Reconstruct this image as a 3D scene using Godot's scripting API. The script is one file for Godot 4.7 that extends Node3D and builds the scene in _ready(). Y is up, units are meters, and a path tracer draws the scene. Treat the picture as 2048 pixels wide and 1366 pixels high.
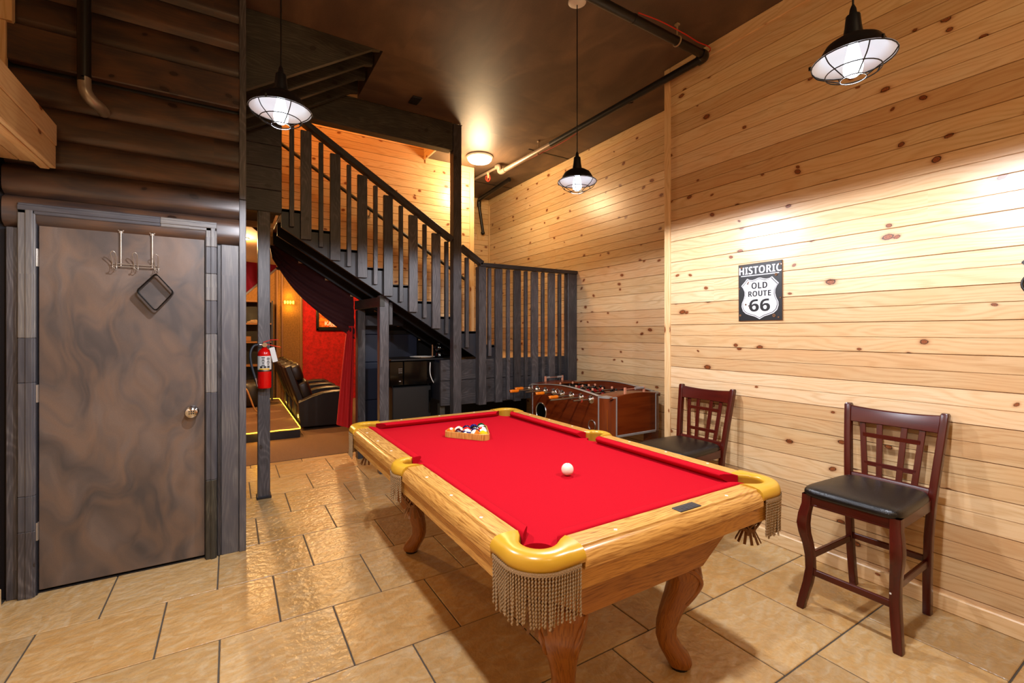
extends Node3D
# Games room with a pool table, dark open stair, pine walls and a small home theatre behind.
# World: camera above the origin, +x along the door wall to the right, -z into the room, metres.

const CEIL := 3.636
const XW := 3.135      # face of the near right wall
const XF := 3.69       # face of the far right wall
const ZD := -3.48      # face of the dark door wall
const ZS := -5.53      # face of the pine wall behind the stair

var M := {}
var rng := RandomNumberGenerator.new()


func _ready() -> void:
	rng.seed = 7
	setup_view()
	make_materials()
	build_floor()
	build_walls()
	build_ceiling()
	build_door_wall()
	build_stairs()
	build_theatre()
	build_pool_table()
	build_balls()
	build_chairs()
	build_foosball()
	build_under_stair()
	build_pendants()
	build_pipes()
	build_small_things()


func setup_view() -> void:
	var cam := Camera3D.new()
	cam.name = "camera"
	var f := 917.3
	cam.projection = Camera3D.PROJECTION_FRUSTUM
	cam.near = 0.05
	cam.far = 60.0
	cam.keep_aspect = Camera3D.KEEP_HEIGHT
	cam.size = 1366.0 / f * cam.near
	cam.frustum_offset = Vector2(0.0, -(683.0 - 663.2) / f * cam.near)
	cam.position = Vector3(0, 1.4353, 0)
	cam.rotation = Vector3(0, -deg_to_rad(31.534), 0)
	add_child(cam)
	cam.current = true
	var we := WorldEnvironment.new()
	we.name = "world_environment"
	var e := Environment.new()
	e.background_mode = Environment.BG_COLOR
	e.background_color = Color(0.0, 0.0, 0.0)
	e.tonemap_mode = Environment.TONE_MAPPER_LINEAR
	e.tonemap_exposure = 1.0
	e.sdfgi_enabled = true
	e.ssao_enabled = true
	e.ssil_enabled = true
	we.environment = e
	add_child(we)


# ---------------------------------------------------------------- mesh helpers
func ST() -> SurfaceTool:
	var s := SurfaceTool.new()
	s.begin(Mesh.PRIMITIVE_TRIANGLES)
	return s


func tri(s: SurfaceTool, p: Array, n: Array, u: Array) -> void:
	var fn: Vector3 = (p[1] - p[0]).cross(p[2] - p[0])
	var order := [0, 1, 2]
	if fn.dot(n[0] + n[1] + n[2]) > 0.0:
		order = [0, 2, 1]
	for i in order:
		s.set_normal(n[i])
		s.set_uv(u[i])
		s.add_vertex(p[i])


func quad(s: SurfaceTool, a: Vector3, b: Vector3, c: Vector3, d: Vector3, n: Vector3, ua: Vector2, ub: Vector2, uc: Vector2, ud: Vector2) -> void:
	tri(s, [a, b, c], [n, n, n], [ua, ub, uc])
	tri(s, [a, c, d], [n, n, n], [ua, uc, ud])


# chamfered box; texture runs along the longest side, in metres
func bx(s: SurfaceTool, c: Vector3, size: Vector3, bev := 0.0, basis := Basis(), uo := Vector2.ZERO, axis := -1) -> void:
	var h := size * 0.5
	var long := axis
	if long < 0:
		long = 0
		if size.y > size[long]:
			long = 1
		if size.z > size[long]:
			long = 2
	var b: float = min(bev, min(h.x, min(h.y, h.z)) * 0.9)
	var uvf := func(p: Vector3, ax: int) -> Vector2:
		var u: float
		var v: float
		if ax == long:
			u = p[(ax + 1) % 3]
			v = p[(ax + 2) % 3]
		else:
			u = p[long]
			v = p[3 - ax - long]
		return uo + Vector2(u, v)
	for ax in 3:
		var i := (ax + 1) % 3
		var j := (ax + 2) % 3
		for sg in [-1.0, 1.0]:
			var n := Vector3.ZERO
			n[ax] = sg
			var ps := []
			for q in [[-1, -1], [1, -1], [1, 1], [-1, 1]]:
				var p := Vector3.ZERO
				p[ax] = sg * h[ax]
				p[i] = q[0] * (h[i] - b)
				p[j] = q[1] * (h[j] - b)
				ps.append(p)
			quad(s, c + basis * ps[0], c + basis * ps[1], c + basis * ps[2], c + basis * ps[3], basis * n, uvf.call(ps[0], ax), uvf.call(ps[1], ax), uvf.call(ps[2], ax), uvf.call(ps[3], ax))
	if b <= 0.0:
		return
	for ax in 3:   # the twelve edges, along ax
		var i := (ax + 1) % 3
		var j := (ax + 2) % 3
		for si in [-1.0, 1.0]:
			for sj in [-1.0, 1.0]:
				var n := Vector3.ZERO
				n[i] = si
				n[j] = sj
				n = n.normalized()
				var ps := []
				for q in [[-1, 0], [1, 0], [1, 1], [-1, 1]]:
					var p := Vector3.ZERO
					p[ax] = q[0] * (h[ax] - b)
					p[i] = si * (h[i] - (b if q[1] == 1 else 0.0))
					p[j] = sj * (h[j] - (0.0 if q[1] == 1 else b))
					ps.append(p)
				quad(s, c + basis * ps[0], c + basis * ps[1], c + basis * ps[2], c + basis * ps[3], basis * n, uvf.call(ps[0], i), uvf.call(ps[1], i), uvf.call(ps[2], i), uvf.call(ps[3], i))
	for sx in [-1.0, 1.0]:
		for sy in [-1.0, 1.0]:
			for sz in [-1.0, 1.0]:
				var a := Vector3(sx * h.x, sy * (h.y - b), sz * (h.z - b))
				var d := Vector3(sx * (h.x - b), sy * h.y, sz * (h.z - b))
				var g := Vector3(sx * (h.x - b), sy * (h.y - b), sz * h.z)
				var n := basis * Vector3(sx, sy, sz).normalized()
				tri(s, [c + basis * a, c + basis * d, c + basis * g], [n, n, n], [uo, uo, uo])


# box between two corners
func bb(s: SurfaceTool, lo: Vector3, hi: Vector3, bev := 0.0, uo := Vector2.ZERO, axis := -1) -> void:
	bx(s, (lo + hi) * 0.5, (hi - lo).abs(), bev, Basis(), uo, axis)


# bar of rectangular section from a to b; w along side direction, t along up
func bar(s: SurfaceTool, a: Vector3, b: Vector3, w: float, t: float, up := Vector3.UP, bev := 0.0, uo := Vector2.ZERO) -> void:
	var x := (b - a).normalized()
	var y := (up - x * up.dot(x)).normalized()
	var z := x.cross(y)
	bx(s, (a + b) * 0.5, Vector3(a.distance_to(b), t, w), bev, Basis(x, y, z), uo, 0)


# smooth surface over a grid of points
func surf(s: SurfaceTool, P: Array, wrap := false, us := 1.0, vs := 1.0, flip := 0, uo := Vector2.ZERO) -> void:
	var ni := P.size()
	var nj: int = P[0].size()
	var N := []
	var cen := Vector3.ZERO
	for r in P:
		for p in r:
			cen += p
	cen /= float(ni * nj)
	var tot := 0.0
	for i in ni:
		var row := []
		var rc := Vector3.ZERO
		for p in P[i]:
			rc += p
		rc /= float(nj)
		for j in nj:
			var i0: int = max(i - 1, 0)
			var i1: int = min(i + 1, ni - 1)
			var j0: int = j - 1
			var j1: int = j + 1
			if wrap:
				j0 = (j - 1 + nj) % nj
				j1 = (j + 1) % nj
			else:
				j0 = max(j0, 0)
				j1 = min(j1, nj - 1)
			var du: Vector3 = P[i1][j] - P[i0][j]
			var dv: Vector3 = P[i][j1] - P[i][j0]
			var n := du.cross(dv)
			if n.length_squared() < 1e-16:
				n = P[i][j] - cen
			n = n.normalized()
			tot += n.dot(P[i][j] - (rc if wrap else cen))
			row.append(n)
		N.append(row)
	var sg := -1.0 if tot < 0.0 else 1.0
	if flip != 0:
		sg = float(flip)
	var cu := 0.0
	for i in ni - 1:
		var step: float = P[i][0].distance_to(P[i + 1][0])
		var cv := 0.0
		for j in (nj if wrap else nj - 1):
			var j2: int = (j + 1) % nj
			var dv: float = P[i][j].distance_to(P[i][j2])
			var ua := uo + Vector2(cu * us, cv * vs)
			var ub := uo + Vector2((cu + step) * us, cv * vs)
			var uc := uo + Vector2((cu + step) * us, (cv + dv) * vs)
			var ud := uo + Vector2(cu * us, (cv + dv) * vs)
			var a: Vector3 = P[i][j]
			var b: Vector3 = P[i + 1][j]
			var c: Vector3 = P[i + 1][j2]
			var d: Vector3 = P[i][j2]
			var na: Vector3 = N[i][j] * sg
			var nb: Vector3 = N[i + 1][j] * sg
			var nc: Vector3 = N[i + 1][j2] * sg
			var nd: Vector3 = N[i][j2] * sg
			if a.distance_squared_to(b) + b.distance_squared_to(c) > 1e-14:
				tri(s, [a, b, c], [na, nb, nc], [ua, ub, uc])
			tri(s, [a, c, d], [na, nc, nd], [ua, uc, ud])
			cv += dv
		cu += step


func cap(s: SurfaceTool, ring: Array, n: Vector3) -> void:
	var c := Vector3.ZERO
	for p in ring:
		c += p
	c /= float(ring.size())
	for j in ring.size():
		var p: Vector3 = ring[j]
		var q: Vector3 = ring[(j + 1) % ring.size()]
		tri(s, [c, p, q], [n, n, n], [Vector2(c.x + c.z, c.y), Vector2(p.x + p.z, p.y), Vector2(q.x + q.z, q.y)])


# turned profile: points (radius, height) about the y axis of basis at c
func lathe(s: SurfaceTool, c: Vector3, prof: Array, seg := 20, basis := Basis(), flip := 0) -> void:
	var P := []
	for q in prof:
		var row := []
		for j in seg:
			var a := TAU * j / seg
			row.append(c + basis * Vector3(q[0] * cos(a), q[1], q[0] * sin(a)))
		P.append(row)
	surf(s, P, true, 1.0, 1.0, flip)


func disc(s: SurfaceTool, c: Vector3, r: float, n: Vector3, seg := 20) -> void:
	var b := basis_of(n)
	var ring := []
	for j in seg:
		var a := TAU * j / seg
		ring.append(c + b * Vector3(r * cos(a), 0, r * sin(a)))
	cap(s, ring, n.normalized())


# a basis whose y axis is n
func basis_of(n: Vector3) -> Basis:
	var y := n.normalized()
	var x := Vector3.RIGHT if abs(y.x) < 0.9 else Vector3.UP
	x = (x - y * x.dot(y)).normalized()
	return Basis(x, y, x.cross(y))


func cyl(s: SurfaceTool, a: Vector3, b: Vector3, r: float, seg := 12, r2 := -1.0, ends := true) -> void:
	var bs := basis_of(b - a)
	var rr := r if r2 < 0.0 else r2
	var A := []
	var B := []
	for j in seg:
		var t := TAU * j / seg
		var d := bs * Vector3(cos(t), 0, sin(t))
		A.append(a + d * r)
		B.append(b + d * rr)
	surf(s, [A, B], true)
	if ends:
		cap(s, A, -bs.y)
		cap(s, B, bs.y)


func tube(s: SurfaceTool, path: Array, r: float, seg := 8, closed := false) -> void:
	var n := path.size()
	var P := []
	var x := Vector3.ZERO
	for i in n + (1 if closed else 0):
		var k := i % n
		var a: Vector3 = path[(k - 1 + n) % n] if (closed or k > 0) else path[k]
		var b: Vector3 = path[(k + 1) % n] if (closed or k < n - 1) else path[k]
		var y := (b - a).normalized()
		if x == Vector3.ZERO:
			x = basis_of(y).x
		x = (x - y * x.dot(y)).normalized()
		var z := x.cross(y)
		var row := []
		for j in seg:
			var t := TAU * j / seg
			row.append(path[k] + (x * cos(t) + z * sin(t)) * r)
		P.append(row)
	surf(s, P, true)
	if not closed:
		cap(s, P[0], (path[0] - path[1]).normalized())
		cap(s, P[-1], (path[-1] - path[-2]).normalized())


func smooth(pts: Array, per := 6, closed := false) -> Array:
	var out := []
	var n := pts.size()
	var segs := n if closed else n - 1
	for i in segs:
		var p0: Vector3 = pts[(i - 1 + n) % n] if (closed or i > 0) else pts[0]
		var p1: Vector3 = pts[i]
		var p2: Vector3 = pts[(i + 1) % n]
		var p3: Vector3 = pts[(i + 2) % n] if (closed or i + 2 < n) else pts[n - 1]
		for k in per:
			var t := float(k) / per
			out.append(p1.cubic_interpolate(p2, p0, p3, t))
	if not closed:
		out.append(pts[n - 1])
	return out


# polygon in the xy plane of xf, thick along its z (0..depth)
func prism(s: SurfaceTool, poly: PackedVector2Array, xf: Transform3D, depth: float, soft := false) -> void:
	var idx := Geometry2D.triangulate_polygon(poly)
	var nz := xf.basis.z.normalized()
	for k in range(0, idx.size(), 3):
		for side in 2:
			var z := depth * side
			var p := []
			var u := []
			for m in 3:
				var q := poly[idx[k + m]]
				p.append(xf * Vector3(q.x, q.y, z))
				u.append(q)
			var n := nz * (1.0 if side == 1 else -1.0)
			tri(s, p, [n, n, n], u)
	var area := 0.0
	var np := poly.size()
	for i in np:
		area += poly[i].cross(poly[(i + 1) % np])
	var sg := 1.0 if area > 0.0 else -1.0
	var len := 0.0
	for i in np:
		var a := poly[i]
		var b := poly[(i + 1) % np]
		var e := (b - a)
		var n2 := Vector2(e.y, -e.x).normalized() * sg
		var na := n2
		var nb := n2
		if soft:
			var ep := a - poly[(i - 1 + np) % np]
			var en := poly[(i + 2) % np] - b
			var n0 := Vector2(ep.y, -ep.x).normalized() * sg
			var n1 := Vector2(en.y, -en.x).normalized() * sg
			if n0.dot(n2) > 0.7:
				na = (n0 + n2).normalized()
			if n1.dot(n2) > 0.7:
				nb = (n1 + n2).normalized()
		var A := xf * Vector3(a.x, a.y, 0)
		var B := xf * Vector3(b.x, b.y, 0)
		var C := xf * Vector3(b.x, b.y, depth)
		var D := xf * Vector3(a.x, a.y, depth)
		var wa := (xf.basis * Vector3(na.x, na.y, 0)).normalized()
		var wb := (xf.basis * Vector3(nb.x, nb.y, 0)).normalized()
		var l2 := len + e.length()
		tri(s, [A, B, C], [wa, wb, wb], [Vector2(len, 0), Vector2(l2, 0), Vector2(l2, depth)])
		tri(s, [A, C, D], [wa, wb, wa], [Vector2(len, 0), Vector2(l2, depth), Vector2(len, depth)])
		len = l2


func ball(s: SurfaceTool, c: Vector3, r: Vector3, nu := 10, nv := 16, basis := Basis(), lo := 0.0, hi := 1.0) -> void:
	var P := []
	for i in nu + 1:
		var th := PI * lerpf(lo, hi, float(i) / nu)
		var row := []
		for j in nv:
			var a := TAU * j / nv
			row.append(c + basis * Vector3(r.x * sin(th) * cos(a), r.y * cos(th), r.z * sin(th) * sin(a)))
		P.append(row)
	surf(s, P, true)


# soft rounded block (superellipsoid), for cushions
func pillow(s: SurfaceTool, c: Vector3, h: Vector3, e := 0.45, basis := Basis(), nu := 12, nv := 24) -> void:
	var P := []
	var sp := func(x: float) -> float: return signf(x) * pow(absf(x), e)
	for i in nu + 1:
		var th := PI * i / nu
		var row := []
		for j in nv:
			var a := TAU * j / nv
			var st: float = sp.call(sin(th))
			row.append(c + basis * Vector3(h.x * st * sp.call(cos(a)), h.y * sp.call(cos(th)), h.z * st * sp.call(sin(a))))
		P.append(row)
	surf(s, P, true)


# ---------------------------------------------------------------- node helpers
func obj(called: String, s: SurfaceTool, mat: Material, parent: Node = null) -> MeshInstance3D:
	var m := s.commit()
	m.surface_set_material(0, mat)
	return inst(called, m, mat, parent)


func inst(called: String, m: Mesh, mat: Material, parent: Node = null) -> MeshInstance3D:
	var o := MeshInstance3D.new()
	o.name = called
	o.mesh = m
	o.material_override = mat
	if parent == null:
		add_child(o, true)
	else:
		parent.add_child(o, true)
	return o


func tag(o: Node, label: String, category: String, group := "") -> Node:
	o.set_meta("label", label)
	o.set_meta("category", category)
	if group != "":
		o.set_meta("group", group)
	return o


func thing(called: String, label: String, category: String, at := Vector3.ZERO, turn := 0.0, group := "") -> Node3D:
	var o := Node3D.new()
	o.name = called
	add_child(o, true)
	o.position = at
	o.rotation.y = turn
	tag(o, label, category, group)
	return o


func structure(called: String, s: SurfaceTool, mat: Material, parent: Node = null) -> MeshInstance3D:
	var o := obj(called, s, mat, parent)
	if parent == null:
		o.set_meta("kind", "structure")
	return o


func copy(o: Node3D, label: String, group := "") -> Node3D:
	var c: Node3D = o.duplicate()
	c.name = o.name
	add_child(c, true)
	c.set_meta("label", label)
	if group != "":
		c.set_meta("group", group)
	return c


# ---------------------------------------------------------------- textures
func noise(sd: int, freq: float, oct := 3) -> FastNoiseLite:
	var n := FastNoiseLite.new()
	n.seed = sd
	n.frequency = freq
	n.noise_type = FastNoiseLite.TYPE_SIMPLEX_SMOOTH
	n.fractal_octaves = oct
	return n


func to_tex(w: int, h: int, d: PackedByteArray) -> ImageTexture:
	var im := Image.create_from_data(w, h, false, Image.FORMAT_RGB8, d)
	return ImageTexture.create_from_image(im)


# wood: w x h pixels; grain runs along u. kn = how many knots
func wood_tex(w: int, h: int, sd: int, base: Color, late: Color, tint: Color, rings: float, wav: float, kn: int, kr: float, streak: float, kcol := Color(0.36, 0.17, 0.07)) -> ImageTexture:
	var r := RandomNumberGenerator.new()
	r.seed = sd
	var n1 := noise(sd, 1.0, 2)
	var n2 := noise(sd + 1, 1.0, 3)
	var n3 := noise(sd + 2, 1.0, 2)
	var bend := PackedFloat32Array()
	bend.resize(w * h)
	var knots := []
	for k in kn:
		var kx := r.randf() * w
		var ky := r.randf() * h
		var rad := kr * (0.45 + 0.75 * r.randf())
		var asp := 1.0 + 0.9 * r.randf()
		knots.append([kx, ky, rad, asp, r.randf_range(-0.5, 0.5)])
		var R := int(rad * 5.0)
		for y in range(int(ky) - R, int(ky) + R):
			var yy := posmod(y, h)
			for x in range(int(kx) - R * 2, int(kx) + R * 2):
				var dx := (x - kx) / (rad * 3.2)
				var dy := (y - ky) / (rad * 1.6)
				bend[yy * w + posmod(x, w)] += rad * 0.9 * exp(-(dx * dx + dy * dy)) * (1.0 if y > ky else -1.0)
	var d := PackedByteArray()
	d.resize(w * h * 3)
	var i := 0
	var at := 0
	for y in h:
		for x in w:
			var wob := n1.get_noise_2d(x * 0.0022, y * 0.009) * wav
			var g := (y - bend[i] + wob * 60.0) * rings
			var ring := 0.5 + 0.5 * sin(g + 2.5 * n3.get_noise_2d(x * 0.001, y * 0.03))
			ring = ring * ring
			var st := n2.get_noise_2d(x * 0.012, y * 0.33)
			var big := 0.5 + 0.9 * n3.get_noise_2d(x * 0.004 + 40.0, y * 0.012)
			var t := clampf(ring * 0.45 + st * streak, 0.0, 1.0)
			var b := clampf(big, 0.0, 1.0) * 0.45
			var cr := lerpf(lerpf(base.r, late.r, t), tint.r, b)
			var cg := lerpf(lerpf(base.g, late.g, t), tint.g, b)
			var cb := lerpf(lerpf(base.b, late.b, t), tint.b, b)
			d[at] = int(clampf(cr, 0.0, 1.0) * 255.0)
			d[at + 1] = int(clampf(cg, 0.0, 1.0) * 255.0)
			d[at + 2] = int(clampf(cb, 0.0, 1.0) * 255.0)
			i += 1
			at += 3
	for k in knots:
		var R := int(k[2] * 2.6)
		for y in range(int(k[1]) - R, int(k[1]) + R):
			for x in range(int(k[0]) - R * 2, int(k[0]) + R * 2):
				var dx: float = (x - k[0])
				var dy: float = (y - k[1])
				var ex: float = (dx + dy * k[4]) / (k[2] * k[3])
				var ey: float = dy / k[2]
				var q := sqrt(ex * ex + ey * ey) + 0.12 * n2.get_noise_2d(x * 0.1, y * 0.1)
				if q > 2.3:
					continue
				var o := (posmod(y, h) * w + posmod(x, w)) * 3
				var m: float
				var c := kcol
				if q < 1.0:
					m = 0.85
					c = kcol.lerp(kcol * 1.7, 0.5 + 0.5 * sin(q * 14.0)) if q < 0.8 else kcol * 0.55
				else:
					m = 0.45 * exp(-(q - 1.0) * 2.6)
					c = kcol * 1.4
				d[o] = int(lerpf(d[o], clampf(c.r, 0, 1) * 255.0, m))
				d[o + 1] = int(lerpf(d[o + 1], clampf(c.g, 0, 1) * 255.0, m))
				d[o + 2] = int(lerpf(d[o + 2], clampf(c.b, 0, 1) * 255.0, m))
	return to_tex(w, h, d)


# clouds of three colours; sx, sy stretch them; speck adds fine grain
func cloud_tex(w: int, h: int, sd: int, a: Color, b: Color, c: Color, fx: float, fy: float, speck: float, swirl := 0.0) -> ImageTexture:
	var n1 := noise(sd, 1.0, 4)
	var n2 := noise(sd + 5, 1.0, 3)
	var n3 := noise(sd + 9, 1.0, 1)
	var d := PackedByteArray()
	d.resize(w * h * 3)
	var at := 0
	for y in h:
		for x in w:
			var wx := x * fx
			var wy := y * fy
			if swirl > 0.0:
				var q := swirl * n2.get_noise_2d(wx * 0.6, wy * 0.6)
				wx += q
				wy -= q * 0.7
			var t := clampf(0.5 + 1.1 * n1.get_noise_2d(wx, wy), 0.0, 1.0)
			var v := clampf(0.4 + 1.2 * n2.get_noise_2d(wx * 1.9 + 30.0, wy * 1.9), 0.0, 1.0) * 0.6
			var f := 1.0 + speck * n3.get_noise_2d(x * 0.7, y * 0.7)
			d[at] = int(clampf(lerpf(lerpf(a.r, b.r, t), c.r, v) * f, 0.0, 1.0) * 255.0)
			d[at + 1] = int(clampf(lerpf(lerpf(a.g, b.g, t), c.g, v) * f, 0.0, 1.0) * 255.0)
			d[at + 2] = int(clampf(lerpf(lerpf(a.b, b.b, t), c.b, v) * f, 0.0, 1.0) * 255.0)
			at += 3
	return to_tex(w, h, d)


func height_tex(w: int, fx: float, fy: float, sd: int, oct := 3) -> NoiseTexture2D:
	var t := NoiseTexture2D.new()
	t.width = w
	t.height = w
	t.seamless = true
	t.noise = noise(sd, fx, oct)
	return t


func mat(called: String, col: Color, rough := 0.5, metal := 0.0, tex: Texture2D = null, su := 1.0, sv := 1.0, off := Vector2.ZERO) -> StandardMaterial3D:
	var m := StandardMaterial3D.new()
	m.resource_name = called
	m.albedo_color = col
	m.roughness = rough
	m.metallic = metal
	if tex:
		m.albedo_texture = tex
		m.uv1_scale = Vector3(su, sv, 1)
		m.uv1_offset = Vector3(off.x, off.y, 0)
	M[called] = m
	return m


func glow(called: String, col: Color, energy: float) -> StandardMaterial3D:
	var m := mat(called, col, 0.6)
	m.emission_enabled = true
	m.emission = col
	m.emission_energy_multiplier = energy
	return m


func bump(m: StandardMaterial3D, t: Texture2D, cm: float) -> void:
	m.heightmap_enabled = true
	m.heightmap_texture = t
	m.heightmap_scale = cm


func make_materials() -> void:
	var pine := wood_tex(2048, 512, 11, Color(0.87, 0.77, 0.605), Color(0.75, 0.60, 0.41), Color(0.865, 0.70, 0.50), 0.42, 0.55, 44, 7.0, 0.42)
	for k in 8:
		var tone: float = [1.0, 0.95, 0.98, 0.92, 1.0, 0.96, 0.9, 0.99][k]
		mat("pine_%d" % k, Color(tone, tone * [1.0, 0.98, 0.99, 0.97, 1.0, 0.96, 0.95, 1.0][k], tone * [1.0, 0.95, 0.98, 0.93, 1.02, 0.94, 0.9, 0.97][k]), 0.32, 0.0, pine, 0.25, 1.0, Vector2.ZERO)
	mat("pine_trim", Color(1.0, 0.98, 0.94), 0.35, 0.0, pine, 0.25, 1.0, Vector2(0.4, 0.33))
	mat("pine_back", Color(0.62, 0.42, 0.2), 0.6)
	var dark := wood_tex(1024, 256, 31, Color(0.19, 0.18, 0.185), Color(0.36, 0.345, 0.34), Color(0.12, 0.115, 0.125), 0.5, 0.9, 7, 7.0, 0.8, Color(0.10, 0.08, 0.07))
	for k in 4:
		var t2: float = [1.15, 0.95, 1.35, 1.05][k]
		mat("stain_%d" % k, Color(t2, t2, t2), 0.42, 0.0, dark, 0.5, 2.0, Vector2(0.21 * k, 0.27 * k))
	mat("stain_brown", Color(1.25, 1.05, 0.85).clamp(), 0.5, 0.0, dark, 0.5, 2.0, Vector2(0.6, 0.1))
	var grey := wood_tex(1024, 256, 37, Color(0.40, 0.385, 0.37), Color(0.56, 0.54, 0.49), Color(0.29, 0.30, 0.33), 0.4, 0.7, 2, 5.0, 0.6, Color(0.12, 0.1, 0.08))
	mat("casing_a", Color(1, 1, 1), 0.45, 0.0, grey, 0.5, 2.0)
	mat("casing_b", Color(0.72, 0.73, 0.78), 0.45, 0.0, grey, 0.5, 2.0, Vector2(0.3, 0.4))
	mat("board_grey", Color(0.8, 0.8, 0.84), 0.45, 0.0, grey, 0.5, 2.0, Vector2(0.6, 0.15))
	var log := wood_tex(2048, 512, 41, Color(0.215, 0.175, 0.165), Color(0.31, 0.225, 0.17), Color(0.47, 0.31, 0.19), 0.28, 0.9, 22, 11.0, 0.6, Color(0.10, 0.06, 0.045))
	for k in 4:
		mat("log_%d" % k, Color(1, 1, 1).darkened(0.12 * (k % 2)), 0.33, 0.0, log, 0.33, 1.4, Vector2(0.23 * k, 0.29 * k))
	var door := cloud_tex(512, 1024, 51, Color(0.27, 0.245, 0.235), Color(0.41, 0.355, 0.32), Color(0.44, 0.345, 0.275), 0.0055, 0.0036, 0.07, 0.9)
	mat("door", Color(1, 1, 1), 0.40, 0.0, door, 1.2, 0.475)
	var oak := wood_tex(1024, 256, 61, Color(0.78, 0.585, 0.30), Color(0.50, 0.31, 0.11), Color(0.72, 0.50, 0.22), 0.62, 0.7, 0, 5.0, 0.95)
	mat("oak", Color(1, 1, 1), 0.28, 0.0, oak, 0.7, 3.0)
	mat("oak_rail", Color(1.0, 1.0, 1.0), 0.25, 0.0, oak, 0.6, 2.6, Vector2(0.3, 0.4))
	mat("oak_dark", Color(0.74, 0.62, 0.47), 0.30, 0.0, oak, 0.9, 3.0, Vector2(0.1, 0.2))
	mat("oak_hull", Color(0.86, 0.78, 0.66), 0.35, 0.0, oak, 0.6, 3.0, Vector2(0.5, 0.7))
	var maho := wood_tex(512, 512, 71, Color(0.40, 0.165, 0.055), Color(0.30, 0.105, 0.035), Color(0.50, 0.23, 0.08), 0.05, 1.8, 0, 4.0, 0.25)
	mat("mahogany", Color(0.95, 0.9, 0.85), 0.22, 0.0, maho, 0.8, 1.2)
	mat("mahogany_light", Color(1.35, 1.3, 1.2).clamp(), 0.25, 0.0, maho, 0.8, 1.2, Vector2(0.3, 0.3))
	var cherry := wood_tex(512, 128, 77, Color(0.27, 0.062, 0.03), Color(0.18, 0.04, 0.02), Color(0.33, 0.09, 0.04), 0.2, 0.8, 0, 4.0, 0.4)
	mat("cherry", Color(1, 1, 1), 0.25, 0.0, cherry, 1.0, 4.0)
	for k in 4:
		var tile := cloud_tex(512, 512, 81 + k * 3, Color(0.765, 0.665, 0.505), Color(0.70, 0.565, 0.37), Color(0.735, 0.57, 0.33), 0.006, 0.011, 0.07, 0.8)
		var tm := mat("tile_%d" % k, [Color(1, 1, 1), Color(0.95, 0.94, 0.92), Color(1.0, 0.97, 0.92), Color(0.92, 0.92, 0.93)][k], 0.30, 0.0, tile, 2.0, 2.0)
		if k == 0:
			M["tile_bump"] = height_tex(512, 0.018, 0.018, 4, 5)
		bump(tm, M["tile_bump"], 0.35)
	mat("grout", Color(0.30, 0.27, 0.23), 0.85)
	mat("carpet", Color(1, 1, 1), 0.95, 0.0, cloud_tex(256, 256, 91, Color(0.43, 0.32, 0.22), Color(0.36, 0.26, 0.17), Color(0.48, 0.37, 0.27), 0.25, 0.25, 0.5), 1.6, 1.6)
	mat("felt", Color(0.68, 0.045, 0.11), 0.9, 0.0, cloud_tex(256, 256, 95, Color(1, 1, 1), Color(0.93, 0.93, 0.93), Color(0.97, 0.97, 0.97), 0.4, 0.4, 0.08), 4.0, 4.0)
	M["felt"].metallic_specular = 0.15
	mat("ceiling", Color(1, 1, 1), 0.5, 0.0, cloud_tex(512, 512, 99, Color(0.33, 0.255, 0.20), Color(0.42, 0.33, 0.25), Color(0.28, 0.22, 0.18), 0.006, 0.012, 0.06, 0.5), 0.33, 0.33)
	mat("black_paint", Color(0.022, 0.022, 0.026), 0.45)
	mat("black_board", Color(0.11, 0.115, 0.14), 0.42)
	mat("blue_board", Color(0.09, 0.12, 0.20), 0.5)
	mat("black_pipe", Color(0.045, 0.042, 0.043), 0.38)
	mat("bare_pipe", Color(0.55, 0.47, 0.4), 0.4, 0.4)
	mat("black_plastic", Color(0.012, 0.012, 0.014), 0.3)
	mat("black_gloss", Color(0.012, 0.012, 0.014), 0.08)
	mat("fridge_black", Color(0.022, 0.022, 0.026), 0.45)
	mat("chrome", Color(0.8, 0.8, 0.8), 0.12, 1.0)
	mat("steel", Color(0.62, 0.6, 0.57), 0.3, 1.0)
	mat("nickel", Color(0.62, 0.58, 0.53), 0.35, 0.6)
	mat("white_paint", Color(0.86, 0.85, 0.82), 0.5)
	mat("white_enamel", Color(0.86, 0.88, 0.9), 0.3)
	mat("shade_dark", Color(0.07, 0.085, 0.115), 0.4, 0.3)
	mat("wire_dark", Color(0.06, 0.06, 0.065), 0.4, 0.5)
	mat("gold_cast", Color(0.74, 0.56, 0.14), 0.28)
	mat("gold_inner", Color(0.62, 0.43, 0.06), 0.5)
	var rope := cloud_tex(64, 64, 103, Color(0.62, 0.52, 0.38), Color(0.50, 0.40, 0.27), Color(0.68, 0.59, 0.45), 0.2, 0.2, 0.3)
	mat("fringe", Color(1, 1, 1), 0.9, 0.0, rope, 20.0, 20.0)
	mat("net_leather", Color(0.47, 0.31, 0.15), 0.6)
	mat("leather_black", Color(0.022, 0.021, 0.022), 0.33)
	bump(M["leather_black"], height_tex(256, 0.12, 0.12, 8, 2), 0.06)
	M["leather_black"].uv1_scale = Vector3(6, 6, 1)
	mat("recliner", Color(0.105, 0.062, 0.045), 0.42)
	mat("recliner_side", Color(0.075, 0.058, 0.062), 0.45)
	mat("red_wall", Color(1, 1, 1), 0.95, 0.0, cloud_tex(256, 256, 107, Color(0.60, 0.01, 0.015), Color(0.48, 0.008, 0.012), Color(0.66, 0.02, 0.02), 0.05, 0.05, 0.25), 0.6, 0.6)
	mat("tan_fabric", Color(1, 1, 1), 0.95, 0.0, cloud_tex(256, 256, 109, Color(0.46, 0.32, 0.15), Color(0.40, 0.27, 0.12), Color(0.50, 0.36, 0.18), 0.1, 0.1, 0.35), 1.0, 1.0)
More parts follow.
